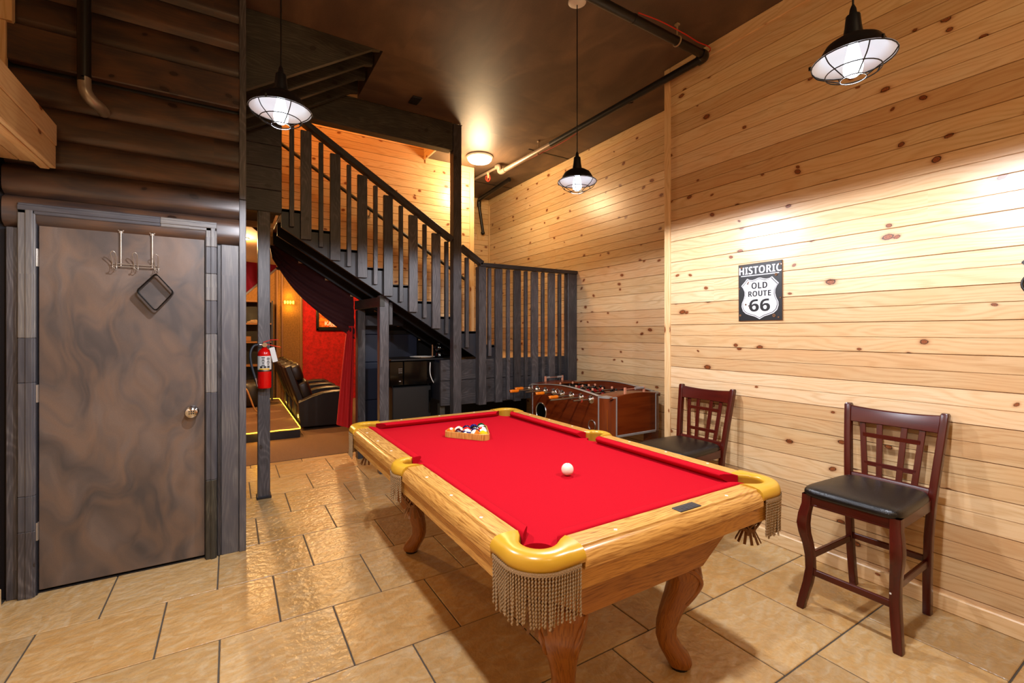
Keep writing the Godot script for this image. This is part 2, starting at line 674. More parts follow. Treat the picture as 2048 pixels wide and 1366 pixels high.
	mat("velvet_dark", Color(0.20, 0.006, 0.018), 0.85)
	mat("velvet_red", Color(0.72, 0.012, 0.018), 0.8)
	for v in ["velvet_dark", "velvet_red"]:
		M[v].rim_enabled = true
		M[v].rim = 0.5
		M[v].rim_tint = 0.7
	mat("cream_cord", Color(0.85, 0.66, 0.45), 0.7)
	mat("ivory", Color(0.9, 0.84, 0.76), 0.12)
	mat("ext_red", Color(0.78, 0.03, 0.02), 0.22)
	mat("paper", Color(0.82, 0.82, 0.8), 0.7)
	mat("ink", Color(0.02, 0.02, 0.022), 0.6)
	mat("hose_grey", Color(0.13, 0.15, 0.18), 0.5)
	mat("orange_grip", Color(0.82, 0.42, 0.05), 0.3)
	mat("wire_red", Color(0.75, 0.16, 0.08), 0.5)
	mat("sign_white", Color(0.86, 0.87, 0.9), 0.4)
	mat("sign_black", Color(1, 1, 1), 0.45, 0.0, cloud_tex(256, 256, 113, Color(0.035, 0.035, 0.04), Color(0.06, 0.058, 0.06), Color(0.025, 0.025, 0.03), 0.05, 0.05, 0.4), 1.0, 1.0)
	mat("rust", Color(0.42, 0.28, 0.15), 0.8)
	mat("silver_trim", Color(0.62, 0.6, 0.58), 0.3, 0.4)
	mat("field", Color(0.55, 0.26, 0.06), 0.3)
	mat("player_red", Color(0.5, 0.04, 0.05), 0.4)
	mat("player_skin", Color(0.75, 0.5, 0.38), 0.5)
	mat("shelf_wood", Color(0.42, 0.27, 0.12), 0.5)
	mat("poster_orange", Color(1, 1, 1), 0.3, 0.0, cloud_tex(256, 256, 117, Color(0.75, 0.30, 0.03), Color(0.95, 0.62, 0.2), Color(0.4, 0.12, 0.02), 0.012, 0.02, 0.05, 0.8), 1.2, 1.2)
	mat("yellow_label", Color(0.85, 0.65, 0.08), 0.5)
	mat("chip_light", Color(0.6, 0.5, 0.38), 0.7)
	var g := mat("clear_glass", Color(0.95, 0.97, 1.0, 0.12), 0.03)
	g.transparency = BaseMaterial3D.TRANSPARENCY_ALPHA
	glow("bulb_white", Color(0.93, 0.96, 1.0), 5.0)
	glow("flush_glow", Color(1.0, 0.93, 0.82), 5.0)
	glow("warm_glow", Color(1.0, 0.72, 0.2), 7.0)
	glow("rope_glow", Color(1.0, 0.78, 0.25), 3.0)
	glow("recess_glow", Color(1.0, 0.86, 0.62), 6.0)


func omni(called: String, at: Vector3, col: Color, e: float, size: float, parent: Node = null) -> OmniLight3D:
	var l := OmniLight3D.new()
	l.name = called
	l.light_color = col
	l.light_energy = e
	l.light_size = size
	l.omni_range = 14.0
	l.omni_attenuation = 2.0
	l.shadow_enabled = true
	if parent:
		parent.add_child(l, true)
	else:
		add_child(l, true)
	l.position = at
	return l


func spot(called: String, at: Vector3, col: Color, e: float, size: float, half: float, parent: Node) -> SpotLight3D:
	var l := SpotLight3D.new()
	l.name = called
	l.light_color = col
	l.light_energy = e
	l.light_size = size
	l.spot_range = 14.0
	l.spot_attenuation = 2.0
	l.spot_angle = half
	l.spot_angle_attenuation = 0.12
	l.shadow_enabled = true
	parent.add_child(l, true)
	l.position = at
	l.rotation.x = -PI / 2
	return l


# ---------------------------------------------------------------- the setting
# a beaded pine board: x along, y up, face towards +z; a bead runs along its middle
func board_mesh(l: float, h: float, bead := true, uo := Vector2.ZERO) -> ArrayMesh:
	var s = ST()
	var c = 0.0028
	var prof = [[0.0, -0.012], [c, 0.0]]
	if bead and h > 0.12:
		var m = h * 0.5
		prof += [[m - 0.002, 0.0], [m, -0.006], [m + 0.002, 0.0]]
	prof += [[h - c, 0.0], [h, -0.012]]
	for k in prof.size() - 1:
		var a: Array = prof[k]
		var b: Array = prof[k + 1]
		var n = Vector3(0, -(b[1] - a[1]), b[0] - a[0]).normalized()
		quad(s, Vector3(0, a[0], a[1]), Vector3(l, a[0], a[1]), Vector3(l, b[0], b[1]), Vector3(0, b[0], b[1]), n, uo + Vector2(0, a[0]), uo + Vector2(l, a[0]), uo + Vector2(l, b[0]), uo + Vector2(0, b[0]))
	for e in 2:
		var n = Vector3(-1 if e == 0 else 1, 0, 0)
		var x = l * e
		quad(s, Vector3(x, 0, -0.02), Vector3(x, h, -0.02), Vector3(x, h - c, 0), Vector3(x, c, 0), n, Vector2(0, 0), Vector2(0, h), Vector2(0.02, h), Vector2(0.02, 0))
	quad(s, Vector3(0, 0, -0.02), Vector3(l, 0, -0.02), Vector3(l, 0, -0.012), Vector3(0, 0, -0.012), Vector3(0, -1, 0), Vector2(0, 0), Vector2(l, 0), Vector2(l, 0.01), Vector2(0, 0.01))
	return s.commit()


# rows of boards on a wall; org is the lower left corner of the face, seen from the room
func panelling(wall: Node, org: Vector3, basis: Basis, l: float, top: float, first: float, pitch: float, butt := 0.0, start = null) -> void:
	var y = first
	while y < top - 0.01:
		var lo: float = max(y, org.y)
		var hi: float = min(y + pitch, top)
		y += pitch
		var x0 = 0.0
		if start != null:
			x0 = start.call(lo)
		if hi - lo < 0.012 or x0 > l - 0.05:
			continue
		var ends = [x0, l]
		if rng.randf() < butt:
			ends = [x0, lerpf(x0, l, rng.randf_range(0.25, 0.75)), l]
		for e in ends.size() - 1:
			var me = board_mesh(ends[e + 1] - ends[e] - 0.0008, hi - lo, true, Vector2(rng.randf() * 4.0, rng.randf()))
			var o = inst("board", me, M["pine_%d" % rng.randi_range(0, 7)], wall)
			o.transform = Transform3D(basis, org + basis * Vector3(ends[e], 0, 0) + Vector3(0, lo - org.y, 0))


func build_floor() -> void:
	var s = ST()
	bb(s, Vector3(-1.3, -0.12, -5.65), Vector3(3.9, -0.004, 2.5))
	var fl = structure("floor", s, M["grout"])
	var off = {0: 0.225, 1: 0.473, 2: 0.214, 3: 0.457, 4: 0.212, 5: 0.437, 6: 0.164, 7: 0.411, 8: 0.15, 9: 0.412, 10: 0.18}
	var tiles = []
	for k in 4:
		var t = ST()
		bx(t, Vector3(0, -0.006, 0), Vector3(0.493, 0.014, 0.493), 0.0025)
		tiles.append(t.commit())
	var short = {}
	for b in range(-5, 11):
		var zc = -0.535 - 0.5 * b - 0.25
		var dz = 0.493
		if zc - 0.25 < -5.65:
			var far = zc + 0.25
			dz = far + 5.65 - 0.007
			zc = far - (far + 5.65) * 0.5
		var o: float = off.get(b, 0.2 if b % 2 == 0 else 0.45)
		var x = o - 2.0
		while x < 3.7:
			var lo: float = max(x, -1.03)
			var hi: float = min(x + 0.5, 3.69)
			if hi - lo > 0.03 and (zc < -2.7 or lo < XW):
				var k = rng.randi_range(0, 3)
				var me: Mesh
				if hi - lo > 0.499 and dz > 0.49:
					me = tiles[k]
				else:
					var t = ST()
					bx(t, Vector3(0, -0.006, 0), Vector3(hi - lo - 0.007, 0.014, dz), 0.0025, Basis(), Vector2(rng.randf(), rng.randf()))
					me = t.commit()
				var ti = inst("tile", me, M["tile_%d" % k], fl)
				ti.position = Vector3((lo + hi) * 0.5, 0, zc)
				if hi - lo > 0.499 and dz > 0.49:
					ti.rotation.y = PI * rng.randi_range(0, 1)
			x += 0.5


func build_walls() -> void:
	var right = Basis(Vector3(0, 0, 1), Vector3.UP, Vector3(-1, 0, 0))    # faces -x
	var front = Basis()                                                    # faces +z
	var left = Basis(Vector3(0, 0, -1), Vector3.UP, Vector3(1, 0, 0))      # faces +x
	# near right wall
	var s = ST()
	bb(s, Vector3(XW + 0.02, 0, -2.62), Vector3(3.95, CEIL, 2.5))
	var w = structure("wall_right", s, M["pine_back"])
	panelling(w, Vector3(XW, 0, -2.575), right, 5.0, CEIL - 0.09, -0.066, 0.173)
	s = ST()
	bb(s, Vector3(XW - 0.012, 0.0, -2.632), Vector3(XW + 0.03, CEIL, -2.572), 0.004)
	obj("corner_trim", s, M["pine_trim"], w)
	s = ST()
	bb(s, Vector3(XW - 0.012, CEIL - 0.095, -2.57), Vector3(XW + 0.02, CEIL, 2.4), 0.004)
	obj("crown_trim", s, M["pine_trim"], w)
	s = ST()
	bb(s, Vector3(XW - 0.016, 0.0, -2.57), Vector3(XW + 0.01, 0.085, 2.4), 0.006)
	structure("baseboard_right", s, M["pine_trim"])
	# far right wall, set back
	s = ST()
	bb(s, Vector3(XF + 0.02, 0, -6.9), Vector3(3.95, CEIL, -2.6))
	w = structure("wall_right_far", s, M["pine_back"])
	panelling(w, Vector3(XF, 0, -6.76), right, 4.16, CEIL - 0.09, -0.066, 0.173, 0.45)
	s = ST()
	bb(s, Vector3(XF - 0.014, CEIL - 0.10, -6.76), Vector3(XF + 0.02, CEIL, -2.6), 0.004)
	obj("crown_trim", s, M["pine_trim"], w)
	s = ST()
	bb(s, Vector3(XF - 0.012, 0.6, -6.76), Vector3(XF + 0.02, CEIL - 0.1, -6.725), 0.003)
	obj("corner_trim", s, M["pine_trim"], w)
	# alcove behind the landing
	s = ST()
	bb(s, Vector3(2.6, 0, -6.9), Vector3(3.8, CEIL, -6.78))
	w = structure("wall_alcove", s, M["pine_back"])
	panelling(w, Vector3(2.79, 0.6, -6.76), front, 0.9, CEIL - 0.07, -0.066, 0.173)
	s = ST()
	bb(s, Vector3(2.79, CEIL - 0.08, -6.77), Vector3(XF, CEIL, -6.745), 0.003)
	obj("crown_trim", s, M["pine_trim"], w)
	s = ST()
	bb(s, Vector3(3.47, 2.95, -6.765), Vector3(3.61, 3.16, -6.752), 0.002)
	obj("patch_panel", s, M["pine_trim"], w)
	# pine wall behind the stair; it goes on up the stairwell
	s = ST()
	var poly = PackedVector2Array([Vector2(-0.5, 2.86), Vector2(0.0, 2.78), Vector2(2.6, 1.15), Vector2(2.78, 1.13), Vector2(2.78, 5.3), Vector2(-0.5, 5.3)])
	prism(s, poly, Transform3D(Basis(), Vector3(0, 0, ZS - 0.12)), 0.10)
	w = structure("wall_stair", s, M["pine_back"])
	var cut = func(y: float) -> float:
		return clampf((2.40 - y) / 0.6264 + 0.30 + 0.45, 0.0, 9.0) if y < 2.6 else 0.0
	panelling(w, Vector3(-0.45, 0.6, ZS), front, 2.78 + 0.45 - 0.05, CEIL - 0.07, -0.06, 0.0865 * 2.0, 0.35, cut)
	panelling(w, Vector3(-0.45, CEIL - 0.07, ZS), front, 2.1 + 0.45, 5.2, CEIL - 0.07, 0.173, 0.3)
	s = ST()
	bb(s, Vector3(2.725, 1.1, ZS - 0.1), Vector3(2.79, CEIL, ZS + 0.014), 0.004)
	obj("corner_trim", s, M["pine_trim"], w)
	s = ST()
	bb(s, Vector3(2.1, CEIL - 0.07, ZS - 0.02), Vector3(2.74, CEIL, ZS + 0.012), 0.003)
	obj("crown_trim", s, M["pine_trim"], w)
	s = ST()
	bb(s, Vector3(2.66, 0, -6.8), Vector3(2.775, CEIL, ZS - 0.1))
	obj("return_panel", s, M["pine_back"], w)
	# stairwell shaft above the ceiling
	s = ST()
	bb(s, Vector3(2.11, CEIL + 0.19, ZS - 0.1), Vector3(2.22, 5.3, -4.45))
	w = structure("wall_stairwell", s, M["pine_back"])
	panelling(w, Vector3(2.085, CEIL - 0.03, ZS), right, 0.96, 5.2, CEIL - 0.03, 0.173)
	s = ST()
	bb(s, Vector3(-0.6, 2.7, ZS - 0.1), Vector3(-0.45, 5.3, -3.64))
	obj("end_wall", s, M["pine_trim"], w)
	s = ST()
	bb(s, Vector3(0.3, CEIL + 0.01, -4.57), Vector3(2.08, 5.3, -4.47))
	obj("header_wall", s, M["pine_trim"], w)
	# left pine wall and the wall behind the camera
	s = ST()
	bb(s, Vector3(-1.25, 0, -3.6), Vector3(-1.055, CEIL, 2.5))
	w = structure("wall_left", s, M["pine_back"])
	panelling(w, Vector3(-1.033, 0, 2.4), left, 5.86, CEIL, -0.03, 0.173)
	s = ST()
	bb(s, Vector3(-1.04, 0, -3.42), Vector3(-1.015, 0.1, 2.4), 0.004)
	structure("baseboard_left", s, M["pine_trim"])
	s = ST()
	bb(s, Vector3(-1.2, 0, 2.42), Vector3(3.3, CEIL, 2.55))
	w = structure("wall_back", s, M["pine_back"])
	panelling(w, Vector3(3.13, 0, 2.4), Basis(Vector3(-1, 0, 0), Vector3.UP, Vector3(0, 0, -1)), 4.16, CEIL, -0.066, 0.173)
	# pine-wrapped beam along the left wall
	var b = thing("pine_beam", "pale pine boxed beam butting against the dark log wall above the door", "beam", Vector3(-1.03, 2.32, -3.45))
	b.set_meta("kind", "structure")
	for k in 2:
		s = ST()
		bb(s, Vector3(0.19, 0.007 + 0.125 * k, 0), Vector3(0.214 + 0.004 * k, 0.130 + 0.117 * k, 5.8), 0.003)
		obj("fascia_board", s, M["pine_%d" % (k * 4)], b)
	s = ST()
	bb(s, Vector3(0.15, 0.0, 0), Vector3(0.19, 0.02, 5.8), 0.003)
	obj("lip", s, M["pine_trim"], b)
	for k in 2:
		s = ST()
		bb(s, Vector3(0.002 + 0.075 * k, 0.022, 0.02), Vector3(0.074 + 0.075 * k, 0.04, 5.8), 0.003)
		obj("soffit_board", s, M["pine_%d" % (k + 1)], b)
	s = ST()
	bb(s, Vector3(0.002, 0.23, 0), Vector3(0.2, 0.245, 5.8))
	obj("top_board", s, M["pine_3"], b)
	s = ST()
	bb(s, Vector3(-1.03, 2.57, -3.475), Vector3(-1.007, 3.07, -3.44), 0.002)
	bb(s, Vector3(-1.03, 3.07, -3.475), Vector3(-0.98, CEIL, -3.43), 0.002)
	structure("trim_1", s, M["pine_trim"])


func build_ceiling() -> void:
	var s = ST()
	var t = CEIL + 0.18
	bb(s, Vector3(-1.25, CEIL, -3.6), Vector3(3.95, t, 2.55), 0.0, Vector2(0.1, 0.2))
	bb(s, Vector3(1.02, CEIL, -4.45), Vector3(3.95, t, -3.6), 0.0, Vector2(0.4, 0.2))
	bb(s, Vector3(2.11, CEIL, -6.9), Vector3(3.95, t, -4.45), 0.0, Vector2(0.2, 0.6))
	var c = structure("ceiling", s, M["ceiling"])
	s = ST()
	bb(s, Vector3(-0.6, 5.3, -5.65), Vector3(2.3, 5.45, -3.4))
	bb(s, Vector3(-0.6, t - 0.1, -3.62), Vector3(2.3, 5.3, -3.5))
	obj("upper_cover", s, M["black_paint"], c)
	s = ST()
	bb(s, Vector3(1.45, CEIL - 0.012, -4.27), Vector3(1.54, CEIL + 0.002, -4.12), 0.003)
	var v = tag(obj("ceiling_vent", s, M["black_board"]), "small square dark brown vent plate in the dark ceiling before the stair opening", "vent")
	s = ST()
	bb(s, Vector3(1.462, CEIL - 0.016, -4.258), Vector3(1.528, CEIL - 0.01, -4.132))
	obj("grille", s, M["black_paint"], v)
	# seams of the ceiling sheets near the pipe
	s = ST()
	bb(s, Vector3(3.06, CEIL - 0.004, -4.62), Vector3(3.69, CEIL + 0.01, -4.60))
	bb(s, Vector3(2.95, CEIL - 0.004, -6.02), Vector3(3.69, CEIL + 0.01, -6.005))
	obj("seam", s, M["black_paint"], c)


# a log siding course along x: convex face towards +z
func log_mesh(l: float, h: float, bulge: float) -> ArrayMesh:
	var s = ST()
	var P = []
	var n = 9
	for e in 2:
		var row = []
		for k in n:
			var t = float(k) / (n - 1)
			var q = 2.0 * t - 1.0
			row.append(Vector3(l * e, h * t, -0.012 + (bulge + 0.012) * pow(1.0 - q * q * q * q, 0.6)))
		P.append(row)
	surf(s, P, false, 1.0, 1.0, 0)
	for e in 2:
		var ring: Array = P[e].duplicate()
		ring.append(Vector3(l * e, h, -0.03))
		ring.append(Vector3(l * e, 0, -0.03))
		cap(s, ring, Vector3(-1 if e == 0 else 1, 0, 0))
	return s.commit()


func build_door_wall() -> void:
	var s = ST()
	bb(s, Vector3(-1.2, 0, -3.62), Vector3(0.06, CEIL, ZD - 0.045))
	bb(s, Vector3(-0.02, 0, -5.6), Vector3(0.06, 2.66, -3.6))
	var w = structure("wall_door", s, M["black_board"])
	var rows = [[2.0, 2.171, 0.035], [2.171, 2.342, 0.035], [2.342, 2.503, 0.018], [2.503, 2.679, 0.014], [2.679, 2.862, 0.014], [3.085, 3.27, 0.01], [3.272, 3.455, 0.01], [3.457, CEIL, 0.01]]
	var k = 0
	for r in rows:
		var x0 = -1.03
		var o = inst("log", log_mesh(0.048 - x0, r[1] - r[0] - 0.001, r[2]), M["log_%d" % (k % 4)], w)
		o.position = Vector3(x0, r[0], ZD - 0.02)
		k += 1
	s = ST()
	bb(s, Vector3(-1.01, 2.88, ZD - 0.04), Vector3(0.05, 3.08, ZD + 0.02), 0.006)
	obj("plank", s, M["log_2"], w)
	# upright boards beside the door
	for q in [[-1.018, -0.972, 1.995, "stain_2"], [-0.073, -0.052, 1.99, "stain_1"], [-0.051, 0.046, 1.995, "board_grey"]]:
		s = ST()
		bb(s, Vector3(q[0], 0, ZD - 0.045), Vector3(q[1], q[2], ZD - 0.002), 0.003)
		obj("board", s, M[q[3]], w)
	for q in [[0.0, 2.295, "board_grey"], [2.298, CEIL, "stain_2"]]:
		s = ST()
		bb(s, Vector3(0.048, q[0], ZD - 0.09), Vector3(0.087, q[1], ZD + 0.008), 0.003)
		obj("corner_board", s, M[q[2]], w)
	# the door
	s = ST()
	bb(s, Vector3(-0.894, 0.022, ZD - 0.045), Vector3(-0.139, 2.06, ZD - 0.008), 0.003, Vector2(0.4, 1.05), 0)
	var d = structure("door_1", s, M["door"])
	s = ST()
	bb(s, Vector3(-0.905, 0.0, ZD - 0.05), Vector3(-0.896, 2.07, ZD + 0.004))
	bb(s, Vector3(-0.137, 0.0, ZD - 0.05), Vector3(-0.128, 2.07, ZD + 0.004))
	bb(s, Vector3(-0.905, 2.063, ZD - 0.05), Vector3(-0.128, 2.075, ZD + 0.004))
	bb(s, Vector3(-0.9, -0.01, ZD - 0.05), Vector3(-0.13, 0.008, ZD - 0.02))
	obj("jamb", s, M["black_board"], d)
	var casing = func(lo: Vector2, hi: Vector2, mm: String) -> void:
		var t = ST()
		bb(t, Vector3(lo.x, lo.y, ZD - 0.02), Vector3(hi.x, hi.y, ZD + 0.024), 0.004)
		var iw = 0.018
		if hi.y - lo.y > hi.x - lo.x:
			bb(t, Vector3(lerpf(lo.x, hi.x, 0.45), lo.y, ZD + 0.015), Vector3(hi.x - 0.008, hi.y, ZD + 0.03), 0.003)
		else:
			bb(t, Vector3(lo.x, lo.y + iw, ZD + 0.015), Vector3(hi.x, hi.y - 0.012, ZD + 0.03), 0.003)
		obj("casing", t, M[mm], d)
	var ly = [0.0, 0.36, 0.55, 1.16, 1.40, 2.09]
	for i in 5:
		casing.call(Vector2(-0.968, ly[i]), Vector2(-0.9, ly[i + 1]), ["stain_2", "casing_b", "board_grey", "casing_b", "casing_a"][i])
	var ry = [0.0, 0.5, 1.05, 1.42, 1.63, 1.80, 1.97, 2.09]
	for i in 7:
		casing.call(Vector2(-0.133, ry[i]), Vector2(-0.074, ry[i + 1]), ["stain_brown", "casing_b", "casing_a", "casing_b", "casing_a", "casing_b", "casing_a"][i])
	casing.call(Vector2(-0.968, 2.068), Vector2(-0.36, 2.126), "casing_b")
	casing.call(Vector2(-0.36, 2.068), Vector2(-0.074, 2.126), "casing_a")
	for y in [0.3, 1.05, 1.79]:
		s = ST()
		cyl(s, Vector3(-0.899, y, ZD + 0.004), Vector3(-0.899, y + 0.096, ZD + 0.004), 0.006)
		bb(s, Vector3(-0.906, y, ZD - 0.01), Vector3(-0.893, y + 0.096, ZD + 0.002))
		obj("hinge", s, M["nickel"], d)
	s = ST()
	var face = Basis(Vector3.RIGHT, Vector3(0, 0, 1), Vector3(0, -1, 0))
	lathe(s, Vector3(-0.205, 0.937, ZD - 0.008), [[0.0, 0.0], [0.037, 0.0], [0.037, 0.008], [0.03, 0.014], [0.02, 0.02], [0.018, 0.03], [0.031, 0.036], [0.034, 0.05], [0.03, 0.062], [0.0, 0.066]], 24, face)
	var kn = obj("knob", s, M["chrome"], d)
	s = ST()
	for i in 6:
		bx(s, Vector3(-0.205 + 0.011 * (i % 3 - 1), 0.937 + 0.013 * (i / 3) - 0.005, ZD + 0.058), Vector3(0.007, 0.007, 0.004), 0.001)
	obj("keypad", s, M["ink"], kn)


func build_stairs() -> void:
	var K = 4.54 / 4.5
	var fy = func(y: float) -> float: return 1.4353 + (y - 1.4353) * K
	var yk = func(k: int) -> float: return 1.1285 + 0.1556 * (9 - k)       # top of step k
	var xk = func(k: int) -> float: return (0.584 + 0.2508 * k) * K         # riser at the right of step k
	var bot = func(x: float) -> float: return fy.call(2.409 - 0.6264 * (x / K - 0.298))
	var st = thing("staircase", "black-stained open staircase with notched stringers rising leftwards along the pine wall", "stairs", Vector3(0, 0, 0))
	var saw = PackedVector2Array()
	var x0 = 0.385
	saw.append(Vector2(x0, yk.call(0) - 0.0))
	for k in 9:
		saw.append(Vector2(xk.call(k), yk.call(k)))
		if k < 8:
			saw.append(Vector2(xk.call(k), yk.call(k + 1)))
	saw.append(Vector2(xk.call(8), 1.134))
	saw.append(Vector2(2.345, 1.134))
	saw.append(Vector2(x0, bot.call(x0)))
	for z in [-4.58, -5.0, -5.5]:
		var s = ST()
		var shape = saw
		if z < -4.6:
			shape = PackedVector2Array()
			for p in saw:
				shape.append(p - Vector2(0, 0.035))
			for q in [1, 2, 3]:
				shape[shape.size() - q].y += 0.035
		prism(s, shape, Transform3D(Basis(), Vector3(0, 0, z)), 0.04)
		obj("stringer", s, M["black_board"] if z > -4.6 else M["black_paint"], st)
	for k in 9:
		var xa: float = x0 if k == 0 else xk.call(k - 1)
		var s = ST()
		bb(s, Vector3(xa - 0.0, yk.call(k) - 0.03, ZS + 0.01), Vector3(xk.call(k) + 0.012, yk.call(k), -4.54), 0.004)
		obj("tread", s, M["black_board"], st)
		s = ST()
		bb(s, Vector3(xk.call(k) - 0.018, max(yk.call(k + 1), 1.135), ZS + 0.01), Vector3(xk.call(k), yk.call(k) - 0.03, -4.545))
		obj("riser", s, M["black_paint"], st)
	# boards closing the underside, between the stringers
	for z in [[-5.0, -4.58], [-5.5, -5.04]]:
		var s = ST()
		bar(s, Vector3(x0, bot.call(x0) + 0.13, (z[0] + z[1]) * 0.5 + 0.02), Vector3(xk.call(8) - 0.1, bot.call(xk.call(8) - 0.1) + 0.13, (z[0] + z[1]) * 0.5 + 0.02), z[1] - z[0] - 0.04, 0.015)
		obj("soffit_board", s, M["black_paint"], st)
	# railing: wide and narrow balusters in turn
	var ra = thing("stair_railing", "black-stained railing of wide and narrow slats along the stair and landing", "railing")
	var bal = [
		["n", 0.446, 2.371], ["w", 0.537, 2.27], ["n", 0.69, 2.212], ["w", 0.788, 2.10], ["n", 0.938, 2.052], ["w", 1.035, 1.954], ["n", 1.187, 1.896], ["w", 1.285, 1.787],
		["n", 1.441, 1.734], ["w", 1.542, 1.635], ["n", 1.691, 1.578], ["w", 1.791, 1.468], ["n", 1.935, 1.415], ["n", 2.174, 1.263], ["n", 2.454, 1.162],
		["w", 2.546, 0.636], ["n", 2.698, 0.657], ["w", 2.795, 0.63], ["n", 2.942, 0.65], ["w", 3.040, 0.63], ["n", 3.187, 0.65], ["w", 3.290, 0.63], ["n", 3.440, 0.65]]
	var railtop = func(x: float) -> float: return 2.785 - 0.6264 * (x - 1.355)
	var nb = 0
	for b in bal:
		var wd: float = 0.09 if b[0] == "w" else 0.038
		var top: float = 2.145
		if b[1] < 2.4:
			top = railtop.call(b[1] + wd * 0.5) - 0.02
		var s = ST()
		bb(s, Vector3(b[1], b[2], -4.538), Vector3(b[1] + wd, top, -4.5), 0.002, Vector2(rng.randf(), rng.randf()))
		obj("baluster", s, M["stain_%d" % [0, 2, 1, 3, 2][nb % 5]], ra)
		nb += 1
	var s = ST()
	bar(s, Vector3(0.40, railtop.call(0.40) + 0.028, -4.49), Vector3(1.998, railtop.call(1.998) + 0.028, -4.49), 0.09, 0.052, Vector3.UP, 0.004)
	obj("handrail", s, M["stain_1"], ra)
	s = ST()
	bar(s, Vector3(2.102, railtop.call(2.102) + 0.028, -4.49), Vector3(2.36, railtop.call(2.36) + 0.028, -4.49), 0.09, 0.052, Vector3.UP, 0.004)
	obj("handrail", s, M["stain_1"], ra)
	s = ST()
	bb(s, Vector3(2.33, 2.15, -4.535), Vector3(XF, 2.192, -4.445), 0.004)
	obj("handrail", s, M["stain_1"], ra)
	s = ST()
	bb(s, Vector3(2.312, 0.632, -4.54), Vector3(2.402, 2.15, -4.45), 0.004)
	obj("newel_post", s, M["stain_0"], ra)
	s = ST()
	bb(s, Vector3(3.545, 0.632, -4.54), Vector3(XF - 0.004, 2.15, -4.455), 0.004)
	obj("newel_post", s, M["stain_3"], ra)
	# posts
	var posts = [
		["support_post", "tall black-stained square post from floor to ceiling in the middle of the stair", Vector3(2.05, 0, -4.49), Vector3(0.094, CEIL - 0.004, 0.094), "stain_0"],
		["support_post", "grey-black post holding the red fire extinguisher", Vector3(0.245, 0, -4.515), Vector3(0.094, 2.47, 0.094), "stain_2"],
		["support_post", "short black-stained post under the stair with a pale scar", Vector3(1.322, 0, -4.66), Vector3(0.094, 1.80, 0.09), "stain_2"],
		["support_post", "black post beside the red curtain tail at the theatre opening", Vector3(1.262, 0, -5.36), Vector3(0.085, 1.68, 0.11), "stain_0"]]
	for p in posts:
		var t = thing(p[0], p[1], "post", p[2])
		s = ST()
		bx(s, Vector3(0, p[3].y * 0.5, 0), p[3], 0.004, Basis(), Vector2(rng.randf(), rng.randf()))
		obj("shaft", s, M[p[4]], t)
		if p[3].y > 2.0:
			s = ST()
			bx(s, Vector3(0, 0.012, 0), Vector3(p[3].x + 0.02, 0.024, p[3].z + 0.02), 0.004)
			obj("foot_plate", s, M["black_board"], t)
	s = ST()
	bar(s, Vector3(1.30, 1.735, -4.61), Vector3(1.235, 1.735, -5.42), 0.05, 0.10, Vector3.UP, 0.003)
	tag(obj("cross_beam", s, M["stain_brown"]), "short dark brown beam joining the two posts under the stair", "beam")
	s = ST()
	bb(s, Vector3(1.378, 1.505, -4.69), Vector3(1.415, 1.735, -4.64), 0.003)
	tag(obj("hanger_block", s, M["stain_3"]), "short dark wooden block hanging from the stringer beside the short post", "block")
	s = ST()
	bb(s, Vector3(1.23, 1.50, -5.345), Vector3(1.75, 1.62, -5.32), 0.003)
	tag(obj("brace_board", s, M["black_board"]), "black horizontal brace board behind the short post under the stair", "board")
	# header beam over the stair
	s = ST()
	bb(s, Vector3(0.385, 3.35, -4.56), Vector3(2.0, CEIL, -4.45), 0.004)
	structure("trim_header", s, M["stain_brown"])
	# dark boarded wall above the post
	s = ST()
	bb(s, Vector3(-0.5, 2.48, -4.62), Vector3(0.38, CEIL + 0.1, -4.54))
	var pw = structure("wall_landing", s, M["black_paint"])
	for k in 6:
		s = ST()
		var lo = 2.475 + 0.195 * k
		bb(s, Vector3(-0.4, lo, -4.56), Vector3(0.385, min(lo + 0.193, CEIL), -4.5), 0.004, Vector2(0.3 * k, 0.21 * k))
		obj("board", s, M["stain_%d" % [1, 0, 3, 1, 0, 3][k]], pw)
	s = ST()
	bb(s, Vector3(-0.45, 2.60, ZS), Vector3(0.385, 2.67, -4.56))
	structure("floor_upper", s, M["black_board"])
	# landing
	var la = thing("landing", "dark boarded stair landing with a pine deck reaching the far pine wall", "landing")
	s = ST()
	bb(s, Vector3(2.60, 1.08, -5.515), Vector3(XF - 0.025, 1.125, -4.585), 0.003)
	bb(s, Vector3(2.80, 1.08, -6.745), Vector3(XF - 0.025, 1.125, -5.516), 0.003)
	obj("deck", s, M["pine_2"], la)
	for q in [[0.642, 0.908], [0.912, 1.132]]:
		s = ST()
		bb(s, Vector3(1.90, q[0], -4.58), Vector3(XF - 0.025, q[1], -4.541), 0.004, Vector2(0.3, q[0] * 2.0))
		obj("fascia_board", s, M["stain_3"], la)
	s = ST()
	bb(s, Vector3(1.90, 0.70, ZS + 0.02), Vector3(1.935, 1.1, -4.58))
	obj("end_board", s, M["black_board"], la)
	for x in [1.94, 3.6]:
		s = ST()
		bb(s, Vector3(x - 0.03, 0, -4.66), Vector3(x + 0.03, 0.66, -4.59), 0.003)
		obj("leg", s, M["stain_brown"], la)
	s = ST()
	bb(s, Vector3(1.30, 0, ZS - 0.12), Vector3(3.67, 1.07, ZS - 0.05))
	bb(s, Vector3(1.30, 1.07, ZS - 0.12), Vector3(2.0, 1.45, ZS - 0.05))
	bb(s, Vector3(1.30, 1.45, ZS - 0.12), Vector3(1.62, 1.75, ZS - 0.05))
	var ub = structure("wall_under_stair", s, M["black_paint"])
	var ys = [0.0, 0.62, 1.07, 1.40, 1.70]
